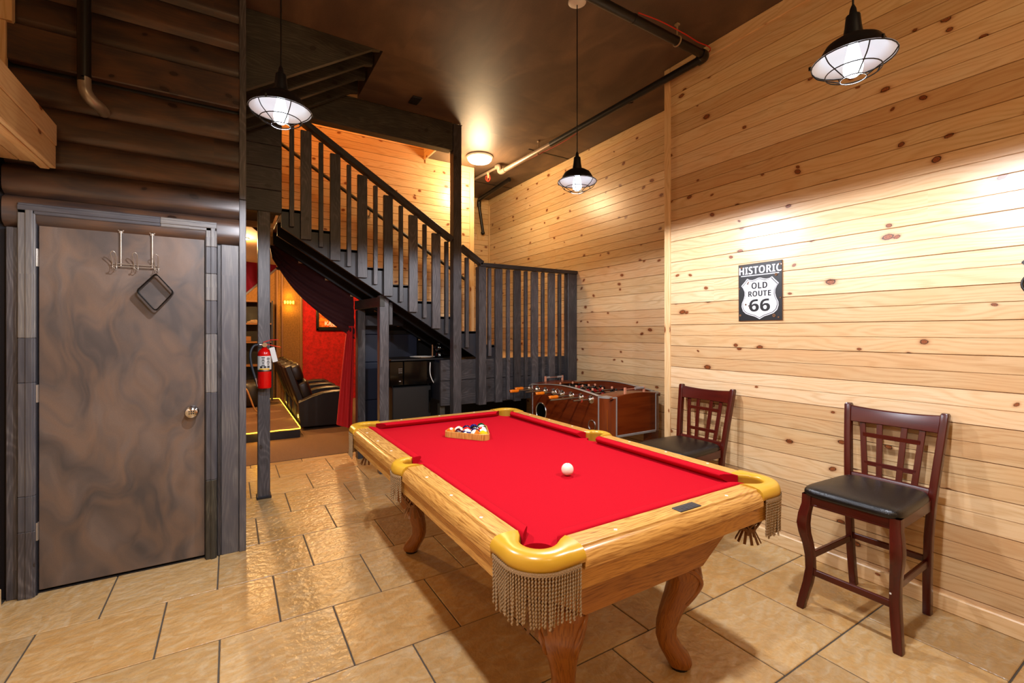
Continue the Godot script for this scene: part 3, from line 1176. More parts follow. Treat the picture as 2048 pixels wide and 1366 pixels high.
	for k in 4:
		s = ST()
		bb(s, Vector3(1.305, ys[k] + 0.004, ZS - 0.05), Vector3([2.6, 2.6, 2.0, 1.6][k], ys[k + 1], ZS - 0.02), 0.004)
		obj("board", s, M["blue_board"], ub)
	# the next flight, its underside seen through the ceiling opening
	var uf = thing("upper_flight", "underside of the next black stair flight rising into the ceiling opening", "stairs")
	var ub2 = func(x: float) -> float: return 3.231 + 0.642 * (x - 0.318)
	for z in [-3.625, -3.86, -4.11, -4.38]:
		s = ST()
		var pl = PackedVector2Array([Vector2(0.07, ub2.call(0.07)), Vector2(0.94, ub2.call(0.94)), Vector2(1.005, CEIL + 0.01), Vector2(1.005, CEIL + 0.12), Vector2(0.07, CEIL + (0.12 if z > -3.7 else -0.25))])
		prism(s, pl, Transform3D(Basis(), Vector3(0, 0, z - 0.02)), 0.04)
		obj("stringer", s, M["stain_brown"], uf)
	s = ST()
	bar(s, Vector3(0.07, ub2.call(0.07) + 0.1, -4.01), Vector3(1.0, ub2.call(1.0) + 0.1, -4.01), 0.72, 0.02, Vector3.UP)
	obj("soffit_board", s, M["black_board"], uf)
	# grab rail on the pine wall
	var hr = thing("wall_handrail", "dark round handrail on brackets running up the pine stair wall", "handrail")
	s = ST()
	cyl(s, Vector3(0.44, 3.449, -5.45), Vector3(2.655, 2.10, -5.45), 0.02, 12)
	obj("rail", s, M["stain_brown"], hr)
	for t in [0.1, 0.43, 0.75, 0.96]:
		var p = Vector3(0.44, 3.449, -5.45).lerp(Vector3(2.655, 2.10, -5.45), t)
		s = ST()
		tube(s, smooth([p + Vector3(0, -0.02, 0), p + Vector3(0, -0.06, -0.01), p + Vector3(0, -0.075, -0.07)], 4), 0.006, 6)
		disc(s, p + Vector3(0, -0.075, -0.074), 0.022, Vector3(0, 0, 1), 12)
		obj("bracket", s, M["nickel"], hr)


# part whose shape was laid out in world places
func objw(called: String, s: SurfaceTool, m: Material, parent: Node3D) -> MeshInstance3D:
	var o = obj(called, s, m, parent)
	o.position = -parent.position
	return o


func build_pool_table() -> void:
	var X0 = 0.68
	var X1 = 2.01
	var Z0 = -3.29
	var Z1 = -1.03
	var cx = (X0 + X1) * 0.5
	var cz = (Z0 + Z1) * 0.5
	var bed = 0.765
	var t = thing("pool_table", "oak pool table with red cloth and fringed gold pocket corners", "pool table", Vector3(cx, 0, cz))
	# rails: wood section swept along x or z. o = outer edge point, d = along, w = inwards
	var rail = func(a: Vector3, b: Vector3, w: Vector3) -> void:
		var s = ST()
		var P = []
		for e in [a, b]:
			var row = []
			for q in [[0.012, 0.738], [0.001, 0.738], [0.0, 0.740], [0.0, 0.762], [0.001, 0.766], [0.007, 0.779], [0.016, 0.788], [0.024, 0.7915], [0.0255, 0.792], [0.026, 0.797], [0.0275, 0.799], [0.0295, 0.7998], [0.032, 0.8], [0.103, 0.8], [0.104, 0.799], [0.106, 0.74]]:
				row.append(Vector3(e.x, q[1], e.z) + w * q[0])
			P.append(row)
		surf(s, P, false, 1.0, 1.0, 0, Vector2(rng.randf(), rng.randf()))
		cap(s, P[0], (a - b).normalized())
		cap(s, P[1], (b - a).normalized())
		objw("rail", s, M["oak_rail"], t)
	var cushion = func(a: Vector3, b: Vector3, w: Vector3, ca: float, cb: float) -> void:
		var s = ST()
		var d = (b - a).normalized()
		var rows = []
		for e in 2:
			var row = []
			for q in [[0.10, bed + 0.001], [0.10, 0.8005], [0.118, 0.803], [0.140, 0.801], [0.151, 0.797], [0.152, 0.789], [0.140, 0.776], [0.128, bed + 0.001]]:
				var k: float = (q[0] - 0.10) / 0.052
				var p: Vector3 = (a + d * ca * k) if e == 0 else (b - d * cb * k)
				row.append(Vector3(p.x, q[1], p.z) + w * q[0])
			rows.append(row)
		surf(s, rows, false)
		cap(s, rows[0], -d)
		cap(s, rows[1], d)
		objw("cushion", s, M["felt"], t)
	var xr = Vector3(1, 0, 0)
	var zr = Vector3(0, 0, 1)
	var e1 = 0.205     # rail ends from the corner
	var e2 = 0.075     # from the side pocket
	rail.call(Vector3(X0 + e1, 0, Z1), Vector3(X1 - e1, 0, Z1), -zr)
	rail.call(Vector3(X0 + e1, 0, Z0), Vector3(X1 - e1, 0, Z0), zr)
	cushion.call(Vector3(X0 + e1 - 0.03, 0, Z1), Vector3(X1 - e1 + 0.03, 0, Z1), -zr, 0.055, 0.055)
	cushion.call(Vector3(X0 + e1 - 0.03, 0, Z0), Vector3(X1 - e1 + 0.03, 0, Z0), zr, 0.055, 0.055)
	for sd in 2:
		var x = X0 if sd == 0 else X1
		var w = xr if sd == 0 else -xr
		rail.call(Vector3(x, 0, Z0 + e1), Vector3(x, 0, cz - e2), w)
		rail.call(Vector3(x, 0, cz + e2), Vector3(x, 0, Z1 - e1), w)
		cushion.call(Vector3(x, 0, Z0 + e1 - 0.03), Vector3(x, 0, cz - e2 + 0.012), w, 0.055, 0.022)
		cushion.call(Vector3(x, 0, cz + e2 - 0.012), Vector3(x, 0, Z1 - e1 + 0.03), w, 0.022, 0.055)
	# bed, bitten by the pocket holes
	var pocket = []     # [centre x, z, outward angle]
	for q in [[X0, Z1, -1, 1], [X1, Z1, 1, 1], [X1, Z0, 1, -1], [X0, Z0, -1, -1]]:
		pocket.append(Vector4(q[0] - q[2] * 0.118, q[1] - q[3] * 0.118, q[2], q[3]))
	var poly = PackedVector2Array()
	var bite = func(c: Vector2, r: float, a0: float, a1: float) -> void:
		for k in 13:
			var a = lerpf(a0, a1, k / 12.0)
			poly.append(c + Vector2(cos(a), sin(a)) * r)
	# counter-clockwise in (x, -z)
	var i0 = X0 + 0.09
	var i1 = X1 - 0.09
	var j0 = -(Z1 - 0.09)
	var j1 = -(Z0 + 0.09)
	bite.call(Vector2(i0 + 0.028, j0 + 0.028), 0.058, deg_to_rad(118), deg_to_rad(-28))
	bite.call(Vector2(i1 - 0.028, j0 + 0.028), 0.058, deg_to_rad(208), deg_to_rad(62))
	bite.call(Vector2(i1 + 0.01, -cz), 0.05, deg_to_rad(258), deg_to_rad(102))
	bite.call(Vector2(i1 - 0.028, j1 - 0.028), 0.058, deg_to_rad(298), deg_to_rad(152))
	bite.call(Vector2(i0 + 0.028, j1 - 0.028), 0.058, deg_to_rad(28), deg_to_rad(-118))
	bite.call(Vector2(i0 - 0.01, -cz), 0.05, deg_to_rad(78), deg_to_rad(-78))
	var s = ST()
	prism(s, poly, Transform3D(Basis(Vector3(1, 0, 0), Vector3(0, 0, -1), Vector3(0, 1, 0)), Vector3(0, bed - 0.03, 0)), 0.03)
	objw("bed_cloth", s, M["felt"], t)
	# pocket castings with liner, net and fringe
	for k in 6:
		var outer = []
		var inner = []
		var hole: Vector3
		var hr = 0.058
		if k < 4:
			var q: Vector4 = pocket[k]
			hole = Vector3(q.x, 0, q.y)
			var cxx = X0 if q.z < 0 else X1
			var czz = Z1 if q.w > 0 else Z0
			var ox = q.z
			var oz = q.w
			for m in 5:
				outer.append(Vector3(cxx - ox * lerpf(0.206, 0.125, m / 4.0), 0, czz + oz * 0.002 * (m / 4.0)))
			for m in 9:
				var a = PI * 0.5 * (m + 1) / 10.0
				outer.append(Vector3(cxx - ox * 0.118 + ox * 0.121 * sin(a), 0, czz - oz * 0.118 + oz * 0.121 * cos(a)))
			for m in 5:
				outer.append(Vector3(cxx + ox * 0.002 * (1 - m / 4.0), 0, czz - oz * lerpf(0.125, 0.206, m / 4.0)))
			for m in 3:
				inner.append(Vector3(cxx - ox * lerpf(0.206, 0.18, m / 2.0), 0, czz - oz * lerpf(0.105, 0.092, m / 2.0)))
			for m in 13:
				var a = lerpf(deg_to_rad(-38), deg_to_rad(128), (m + 0.5) / 13.0)
				inner.append(Vector3(hole.x + ox * hr * sin(a), 0, hole.z + oz * hr * cos(a)))
			for m in 3:
				inner.append(Vector3(cxx - ox * lerpf(0.092, 0.105, m / 2.0), 0, czz - oz * lerpf(0.18, 0.206, m / 2.0)))
		else:
			var x = X0 if k == 4 else X1
			var o = -1.0 if k == 4 else 1.0
			hr = 0.05
			hole = Vector3(x - o * 0.08, 0, cz)
			for m in 19:
				var u = m / 18.0 * 2.0 - 1.0
				outer.append(Vector3(x + o * 0.024 * (1.0 - u * u), 0, cz + u * 0.076))
				if absf(u) > 0.78:
					inner.append(Vector3(x - o * lerpf(0.085, 0.106, (absf(u) - 0.78) / 0.22), 0, cz + u * 0.076))
				else:
					var a = u / 0.78 * deg_to_rad(96)
					inner.append(Vector3(hole.x + o * hr * cos(a), 0, cz + hr * sin(a)))
		s = ST()
		var P = []
		for m in outer.size():
			var a: Vector3 = inner[m]
			var b: Vector3 = outer[m]
			var row = []
			for q in [[0.0, 0.75], [0.0, 0.795], [0.06, 0.803], [0.3, 0.807], [0.62, 0.807], [0.85, 0.802], [0.96, 0.792], [1.02, 0.778], [1.0, 0.762], [0.9, 0.755]]:
				var p = a.lerp(b, q[0])
				row.append(Vector3(p.x, q[1], p.z))
			P.append(row)
		surf(s, P, true)
		cap(s, P[0], (outer[0] - outer[1]).normalized())
		cap(s, P[-1], (outer[-1] - outer[-2]).normalized())
		var ca = objw("pocket_casting", s, M["gold_cast"], t)
		# liner behind the hole
		s = ST()
		P = []
		for y in [0.79, 0.70]:
			var row = []
			for m in inner.size():
				row.append(Vector3(inner[m].x, y, inner[m].z).lerp(Vector3(hole.x, y, hole.z), 0.03))
			P.append(row)
		surf(s, P, false)
		obj("liner", s, M["gold_inner"], ca)
		# fringe of twisted cords
		s = ST()
		var strands = 34 if k < 4 else 14
		var total = 0.0
		for m in outer.size() - 1:
			total += outer[m].distance_to(outer[m + 1])
		var rr = RandomNumberGenerator.new()
		rr.seed = 100 + k
		var cumul = 0.0
		var seg = 0
		for n in strands:
			var want = total * lerpf(0.06, 0.94, float(n) / (strands - 1))
			while seg < outer.size() - 2 and cumul + outer[seg].distance_to(outer[seg + 1]) < want:
				cumul += outer[seg].distance_to(outer[seg + 1])
				seg += 1
			var p: Vector3 = outer[seg].lerp(outer[seg + 1], (want - cumul) / outer[seg].distance_to(outer[seg + 1]))
			var outw = (p - hole)
			outw.y = 0
			outw = outw.normalized()
			p += outw * 0.001
			var L = rr.randf_range(0.145, 0.160) if k != 4 else rr.randf_range(0.12, 0.135)
			var sway = Vector3(rr.randf_range(-1, 1), 0, rr.randf_range(-1, 1)) * 0.006
			var path = []
			var steps = 44
			for j in steps:
				var f = float(j) / (steps - 1)
				var ph = f * L / 0.011 * TAU
				var side = Vector3(-outw.z, 0, outw.x)
				path.append(p + Vector3(0, 0.760 - L * f, 0) + sway * f * f + (outw * cos(ph) + side * sin(ph)) * 0.0014 - outw * 0.004 * f)
			tube(s, path, 0.0034, 5)
		var band = []
		for y in [0.764, 0.752]:
			var row = []
			for m in range(1, outer.size() - 1):
				var p: Vector3 = outer[m]
				var ow = (p - hole).normalized()
				row.append(Vector3(p.x, y, p.z) + Vector3(ow.x, 0, ow.z) * 0.004)
			band.append(row)
		surf(s, band, false)
		var fr = obj("fringe", s, M["fringe"], ca)
		fr.set_meta("kind", "stuff")
		# leather net under the hole
		s = ST()
		var nc = Vector3(hole.x, 0, hole.z)
		for n in 9:
			for dirn in [-1.0, 1.0]:
				var path = []
				for j in 9:
					var f = j / 8.0
					var a = TAU * n / 9.0 + dirn * f * 1.9
					var r: float = 0.056 + 0.012 * sin(f * PI) - 0.03 * f * f
					path.append(nc + Vector3(r * cos(a), 0.74 - 0.15 * f, r * sin(a)))
				tube(s, path, 0.0042, 5)
		for n in 11:
			var a = TAU * n / 11.0
			var d = Vector3(cos(a), 0, sin(a))
			bar(s, nc + d * 0.022 + Vector3(0, 0.595, 0), nc + d * 0.05 + Vector3(0, 0.54, 0), 0.011, 0.003, d)
		cyl(s, nc + Vector3(0, 0.60, 0), nc + Vector3(0, 0.585, 0), 0.03, 12)
		obj("net", s, M["net_leather"], ca)
	# apron and hull
	for q in [[X0 + 0.02, X1 - 0.02, Z1 - 0.035, Z1 - 0.015], [X0 + 0.02, X1 - 0.02, Z0 + 0.015, Z0 + 0.035], [X0 + 0.012, X0 + 0.032, Z0 + 0.09, Z1 - 0.09], [X1 - 0.032, X1 - 0.012, Z0 + 0.09, Z1 - 0.09]]:
		s = ST()
		var lo = Vector3(q[0], 0.672, q[2])
		var hi = Vector3(q[1], 0.742, q[3])
		if q[1] - q[0] > 1.0:
			lo.x += 0.09
			hi.x -= 0.09
		bb(s, lo, hi, 0.003, Vector2(rng.randf(), rng.randf()))
		objw("apron", s, M["oak"], t)
	s = ST()
	bb(s, Vector3(X0 + 0.05, 0.674, Z0 + 0.05), Vector3(X1 - 0.05, 0.73, Z1 - 0.05))
	objw("bed_frame", s, M["oak_hull"], t)
	s = ST()
	var hull = PackedVector2Array([Vector2(X0 + 0.03, 0.674), Vector2(1.03, 0.47), Vector2(1.66, 0.47), Vector2(X1 - 0.03, 0.674)])
	prism(s, hull, Transform3D(Basis(), Vector3(0, 0, -3.1)), 1.9)
	objw("hull", s, M["oak_hull"], t)
	# legs
	var leg_shape = [[0.475, 0.030, 0.070, 0.092], [0.45, 0.046, 0.073, 0.096], [0.41, 0.056, 0.070, 0.092], [0.36, 0.048, 0.062, 0.080], [0.30, 0.024, 0.053, 0.064], [0.24, 0.0, 0.047, 0.052], [0.18, -0.018, 0.043, 0.045], [0.13, -0.02, 0.043, 0.043], [0.09, -0.004, 0.048, 0.044], [0.055, 0.022, 0.053, 0.047], [0.03, 0.034, 0.052, 0.047], [0.014, 0.036, 0.045, 0.042]]
	var first: MeshInstance3D = null
	var li = 0
	for lx in [1.03, 1.615]:
		for lz in [-2.87, -1.325]:
			var ow = Vector3(-1 if lx < 1.3 else 1, 0, -1 if lz < -2 else 1).normalized()
			if first == null:
				s = ST()
				var P = []
				for q in leg_shape:
					var row = []
					for m in 20:
						var a = TAU * m / 20.0
						var ca2 = signf(cos(a)) * pow(absf(cos(a)), 0.75)
						var sa2 = signf(sin(a)) * pow(absf(sin(a)), 0.75)
						row.append(Vector3(q[1] + q[2] * ca2, q[0], q[3] * sa2))
					P.append(row)
				surf(s, P, true)
				cap(s, P[0], Vector3.UP)
				cap(s, P[-1], Vector3.DOWN)
				first = obj("leg", s, M["oak_dark"], t)
				for sd in [-1.0, 1.0]:
					s = ST()
					var path = smooth([Vector3(0.0, 0.475, 0.088 * sd), Vector3(0.075, 0.455, 0.086 * sd), Vector3(0.11, 0.41, 0.07 * sd), Vector3(0.095, 0.36, 0.058 * sd), Vector3(0.055, 0.30, 0.052 * sd)], 5)
					tube(s, path, 0.011, 8)
					obj("scroll", s, M["oak_dark"], first)
				s = ST()
				cyl(s, Vector3(0.034, 0, 0), Vector3(0.034, 0.016, 0), 0.038, 16)
				obj("foot_pad", s, M["black_plastic"], first)
			var l: Node3D = first
			if li > 0:
				l = first.duplicate()
				l.name = "leg"
				t.add_child(l, true)
			l.position = Vector3(lx, 0, lz) - t.position
			l.rotation.y = atan2(-ow.z, ow.x)
			li += 1
	# sights and plaque
	var sights = []
	for f in [0.28, 0.5, 0.72]:
		for z in [Z1 - 0.05, Z0 + 0.05]:
			sights.append(Vector3(lerpf(X0, X1, f), 0.8, z))
	for x in [X0 + 0.05, X1 - 0.05]:
		for f in [0.16, 0.27, 0.385, 0.615, 0.73, 0.84]:
			sights.append(Vector3(x, 0.8, lerpf(Z0, Z1, f)))
	var sm = ST()
	bx(sm, Vector3.ZERO, Vector3(0.011, 0.002, 0.011), 0.0005, Basis(Vector3.UP, PI / 4))
	var sme = sm.commit()
	for p in sights:
		if p.x > 1.3 and p.x < 1.4 and p.z > -1.2:
			continue
		var o = inst("sight", sme, M["ivory"], t)
		o.position = p - t.position
	s = ST()
	bx(s, Vector3(1.405, 0.8015, -1.083), Vector3(0.112, 0.004, 0.042), 0.0015)
	var pl = objw("name_plate", s, M["black_board"], t)
	s = ST()
	for k in 3:
		bx(s, Vector3(1.405, 0.804, -1.072 - 0.009 * k), Vector3([0.07, 0.085, 0.06][k], 0.001, 0.002), 0.0)
	obj("engraving", s, M["casing_b"], pl)


func build_balls() -> void:
	var r = 0.0286
	var bed = 0.765
	var C = Vector3(1.325, bed, -2.653)
	var e = Vector3(0.587, 0, 0.81)
	var n = Vector3(0.81, 0, -0.587)
	# rack
	var corners = [C + n * 0.132, C - n * 0.066 - e * 0.1145, C - n * 0.066 + e * 0.1145]
	var ringo = []
	var ringi = []
	for k in 3:
		var d: Vector3 = (corners[k] - C).normalized()
		var a0 = atan2(d.z, d.x)
		for m in 7:
			var a = a0 + lerpf(-PI / 3, PI / 3, m / 6.0)
			ringo.append(corners[k] + Vector3(cos(a), 0, sin(a)) * (r + 0.0105))
			ringi.append(corners[k] + Vector3(cos(a), 0, sin(a)) * (r + 0.001))
	# corners are taken so that the outline turns one way
	var order = range(21)
	if (corners[1] - corners[0]).cross(corners[2] - corners[0]).y > 0.0:
		order = range(0, 7) + range(14, 21) + range(7, 14)
	var t = thing("ball_rack", "triangular wooden rack full of pool balls on the red cloth", "rack", C)
	var s = ST()
	var P = []
	for q in [[0, 0.001], [0, 0.036], [0.25, 0.0385], [0.75, 0.0385], [1, 0.036], [1, 0.001], [0, 0.001]]:
		var row = []
		for m in order:
			row.append(ringo[m].lerp(ringi[m], q[0]) + Vector3(0, q[1], 0))
		P.append(row)
	surf(s, P, true)
	objw("frame", s, M["oak_rail"], t)
	# balls
	var yel = Color(0.93, 0.66, 0.04)
	var blu = Color(0.05, 0.07, 0.36)
	var red = Color(0.75, 0.05, 0.04)
	var pur = Color(0.13, 0.05, 0.22)
	var ora = Color(0.93, 0.38, 0.04)
	var gre = Color(0.03, 0.25, 0.12)
	var mar = Color(0.25, 0.03, 0.06)
	var blk = Color(0.02, 0.02, 0.02)
	var rows = [
		[[ora, false, "solid orange pool ball at the corner of the rack"], [mar, false, "solid maroon pool ball beside the corner orange one"], [blu, true, "blue striped pool ball in the front row of the rack"], [ora, true, "orange striped pool ball in the front row of the rack"], [yel, false, "solid yellow pool ball in the front corner of the rack"]],
		[[yel, true, "yellow striped pool ball behind the corner orange one"], [red, false, "solid red pool ball in the rack behind the maroon one"], [pur, true, "purple striped pool ball in the second row of the rack"], [gre, true, "green striped pool ball behind the solid yellow one"]],
		[[pur, false, "solid purple pool ball inside the rack"], [blk, false, "solid black pool ball inside the rack"], [red, true, "red striped pool ball at the side of the rack"]],
		[[blu, false, "solid blue pool ball near the far corner of the rack"], [mar, true, "maroon striped pool ball near the far corner of the rack"]],
		[[gre, false, "solid green pool ball in the far corner of the rack"]]]
	var white = mat("ball_white", Color(0.9, 0.87, 0.8), 0.1)
	for i in rows.size():
		for j in rows[i].size():
			var q: Array = rows[i][j]
			var at: Vector3 = corners[1] + (corners[2] - corners[1]) * (j / 4.0) + (corners[0] - corners[1]) * (i / 4.0) + Vector3(0, r, 0)
			var o = thing("pool_ball", q[2], "ball", at, 0.0, "pool balls in the rack")
			o.rotation = Vector3(rng.randf_range(-1, 1), rng.randf_range(-3, 3), rng.randf_range(-1, 1))
			var cm: StandardMaterial3D = M.get("ball_%s" % q[0].to_html(false))
			if cm == null:
				cm = mat("ball_%s" % q[0].to_html(false), q[0], 0.08)
			s = ST()
			if q[1]:
				ball(s, Vector3.ZERO, Vector3.ONE * r, 8, 24, Basis(), 0.29, 0.71)
				obj("stripe", s, cm, o)
				for e2 in 2:
					s = ST()
					ball(s, Vector3.ZERO, Vector3.ONE * r, 6, 24, Basis(), 0.71 * e2, 0.29 + 0.71 * e2)
					obj("white_cap", s, white, o)
			else:
				ball(s, Vector3.ZERO, Vector3.ONE * r, 14, 24)
				obj("body", s, cm, o)
			s = ST()
			for side in [-1.0, 1.0]:
				ball(s, Vector3.ZERO, Vector3.ONE * (r + 0.0002), 3, 16, basis_of(Vector3(side, 0.2, 0)), 0.0, 0.11)
			obj("number_spot", s, white, o)
	s = ST()
	ball(s, Vector3(0, r, 0), Vector3.ONE * r, 18, 32)
	var cue = tag(obj("cue_ball", s, M["ivory"]), "white cue ball alone on the red cloth", "ball")
	cue.position = Vector3(1.336, bed + 0.0012, -1.684)


func build_chairs() -> void:
	var c = thing("bar_chair", "dark cherry counter-height chair with black seat before the pine wall, in full view", "chair", Vector3(2.8, 0, -1.045), 0.0, "counter-height chairs")
	var m: Material = M["cherry"]
	# front legs
	for sd in [-1.0, 1.0]:
		var s = ST()
		var P = []
		for q in [[0.592, 0.0, 0.022], [0.54, 0.002, 0.022], [0.49, 0.013, 0.024], [0.44, 0.018, 0.025], [0.39, 0.013, 0.023], [0.33, 0.0, 0.021], [0.27, -0.008, 0.020], [0.2, -0.010, 0.020], [0.13, 0.0, 0.020], [0.06, 0.016, 0.019], [0.012, 0.026, 0.018], [0.0, 0.027, 0.016]]:
			var c0 = Vector3(-0.232 - q[1] * 1.2, q[0], (0.186 + q[1] * 0.7) * sd)
			var row = []
			var w: float = q[2]
			for v in [[-1, -0.8], [-0.8, -1], [0.8, -1], [1, -0.8], [1, 0.8], [0.8, 1], [-0.8, 1], [-1, 0.8]]:
				row.append(c0 + Vector3(v[0] * w, 0, v[1] * w))
			P.append(row)
		surf(s, P, true)
		cap(s, P[-1], Vector3.DOWN)
		obj("front_leg", s, m, c)
	# rear legs run on as the back posts
	for sd in [-1.0, 1.0]:
		var s = ST()
		var P = []
		for q in [[0.0, 0.222, 0.162], [0.03, 0.219, 0.163], [0.2, 0.202, 0.168], [0.4, 0.198, 0.174], [0.56, 0.210, 0.182], [0.7, 0.232, 0.192], [0.85, 0.258, 0.203], [0.97, 0.281, 0.211], [1.01, 0.288, 0.213], [1.02, 0.289, 0.213]]:
			var tp = 0.75 if q[0] > 1.015 else 1.0
			var row = []
			for v in [[-1, -0.75], [-0.8, -1], [0.8, -1], [1, -0.75], [1, 0.75], [0.8, 1], [-0.8, 1], [-1, 0.75]]:
				row.append(Vector3(q[1] + v[0] * 0.020 * tp, q[0], q[2] * sd + v[1] * 0.0165 * tp))
			P.append(row)
		surf(s, P, true)
		cap(s, P[0], Vector3.DOWN)
		cap(s, P[-1], Vector3.UP)
		obj("rear_leg", s, m, c)
	var pz = func(y: float) -> float: return lerpf(0.182, 0.212, (y - 0.56) / 0.44)
	var px = func(y: float) -> float: return lerpf(0.210, 0.288, (y - 0.56) / 0.46)
	# curved top rail and lower rail
	var curved = func(called: String, y0: float, y1: float, dip: float, bow: float, th: float) -> void:
		var s = ST()
		var P = []
		for k in 13:
			var u = k / 12.0 * 2.0 - 1.0
			var b = 1.0 - u * u
			var row = []
			for v in [[y0, -th], [y0 + 0.004, -th - 0.002], [y1 - 0.006, -th], [y1, -th * 0.3], [y1, th * 0.3], [y1 - 0.006, th], [y0, th]]:
				var y: float = v[0] - (dip * b if v[0] > (y0 + y1) * 0.5 else 0.0)
				row.append(Vector3(px.call(y) + v[1] + bow * b, y, u * (pz.call(y) - 0.012)))
			P.append(row)
		surf(s, P, true, 1.0, 1.0)
		obj(called, s, m, c)
	curved.call("top_rail", 0.918, 1.008, 0.012, 0.016, 0.010)
	curved.call("lower_rail", 0.598, 0.640, 0.0, 0.010, 0.009)
	for q in [[-0.143, -0.112], [-0.062, -0.046], [0.05, 0.040], [0.126, 0.106]]:
		var s = ST()
		bar(s, Vector3(px.call(0.63) + 0.009, 0.63, q[1]), Vector3(px.call(0.93) + 0.012, 0.93, q[0]), 0.028, 0.011, Vector3(-1, 0, 0), 0.002)
		obj("slat", s, m, c)
	for y in [0.70, 0.853]:
		var f: float = (y - 0.63) / 0.3
		var s = ST()
		bar(s, Vector3(px.call(y) + 0.0085, y, lerpf(-0.112, -0.143, f)), Vector3(px.call(y) + 0.0085, y, lerpf(0.106, 0.126, f)), 0.024, 0.010, Vector3(-1, 0, 0), 0.002)
		obj("cross_slat", s, m, c)
	# seat frame and stretchers
	var s2 = ST()
	bb(s2, Vector3(-0.246, 0.538, -0.17), Vector3(-0.226, 0.592, 0.17), 0.002)
	bb(s2, Vector3(-0.247, 0.536, -0.17), Vector3(-0.24, 0.546, 0.17), 0.002)
	bar(s2, Vector3(-0.22, 0.565, -0.19), Vector3(0.2, 0.565, -0.178), 0.018, 0.054)
	bar(s2, Vector3(-0.22, 0.565, 0.19), Vector3(0.2, 0.565, 0.178), 0.018, 0.054)
	bb(s2, Vector3(0.192, 0.538, -0.17), Vector3(0.21, 0.592, 0.17))
	obj("seat_frame", s2, m, c)
	for q in [[Vector3(-0.225, 0.190, -0.168), Vector3(-0.225, 0.190, 0.168), 0.033], [Vector3(0.2, 0.285, -0.16), Vector3(0.2, 0.285, 0.16), 0.032], [Vector3(-0.21, 0.270, -0.178), Vector3(0.19, 0.270, -0.168), 0.035], [Vector3(-0.21, 0.270, 0.178), Vector3(0.19, 0.270, 0.168), 0.035]]:
		var s = ST()
		bar(s, q[0], q[1], 0.018, q[2], Vector3.UP, 0.003)
		obj("stretcher", s, m, c)
	# upholstered seat: a rounded slab, domed, narrower at the back
	var s = ST()
	var P = []
	var seat_half = func(u: float) -> float: return lerpf(0.216, 0.190, u)
	var nu = 14
	var outline = []
	for k in 44:
		var a = TAU * k / 44.0
		var sx = signf(cos(a)) * pow(absf(cos(a)), 0.28)
		var sz = signf(sin(a)) * pow(absf(sin(a)), 0.28)
		var x = -0.032 + 0.238 * sx
		outline.append(Vector3(x, 0, seat_half.call((sx + 1.0) * 0.5) * sz))
	for q in [[0.97, 0.588], [1.0, 0.594], [1.005, 0.605], [0.995, 0.616], [0.96, 0.626], [0.88, 0.634], [0.7, 0.641], [0.45, 0.645], [0.2, 0.647], [0.0, 0.647]]:
		var row = []
		for p in outline:
			row.append(Vector3(-0.032 + (p.x + 0.032) * q[0], q[1], p.z * q[0]))
		P.append(row)
	surf(s, P, true)
	cap(s, P[0], Vector3.DOWN)
	obj("seat", s, M["leather_black"], c)
	s = ST()
	bx(s, Vector3(-0.274, 0.259, 0.178), Vector3(0.002, 0.007, 0.007), 0.0)
	obj("bolt_cap", s, M["white_paint"], c)
	var d = copy(c, "dark cherry counter-height chair behind the pool table, its seat partly hidden by the red table")
	d.position = Vector3(2.785, 0, -2.185)
	d.rotation.y = 0.03


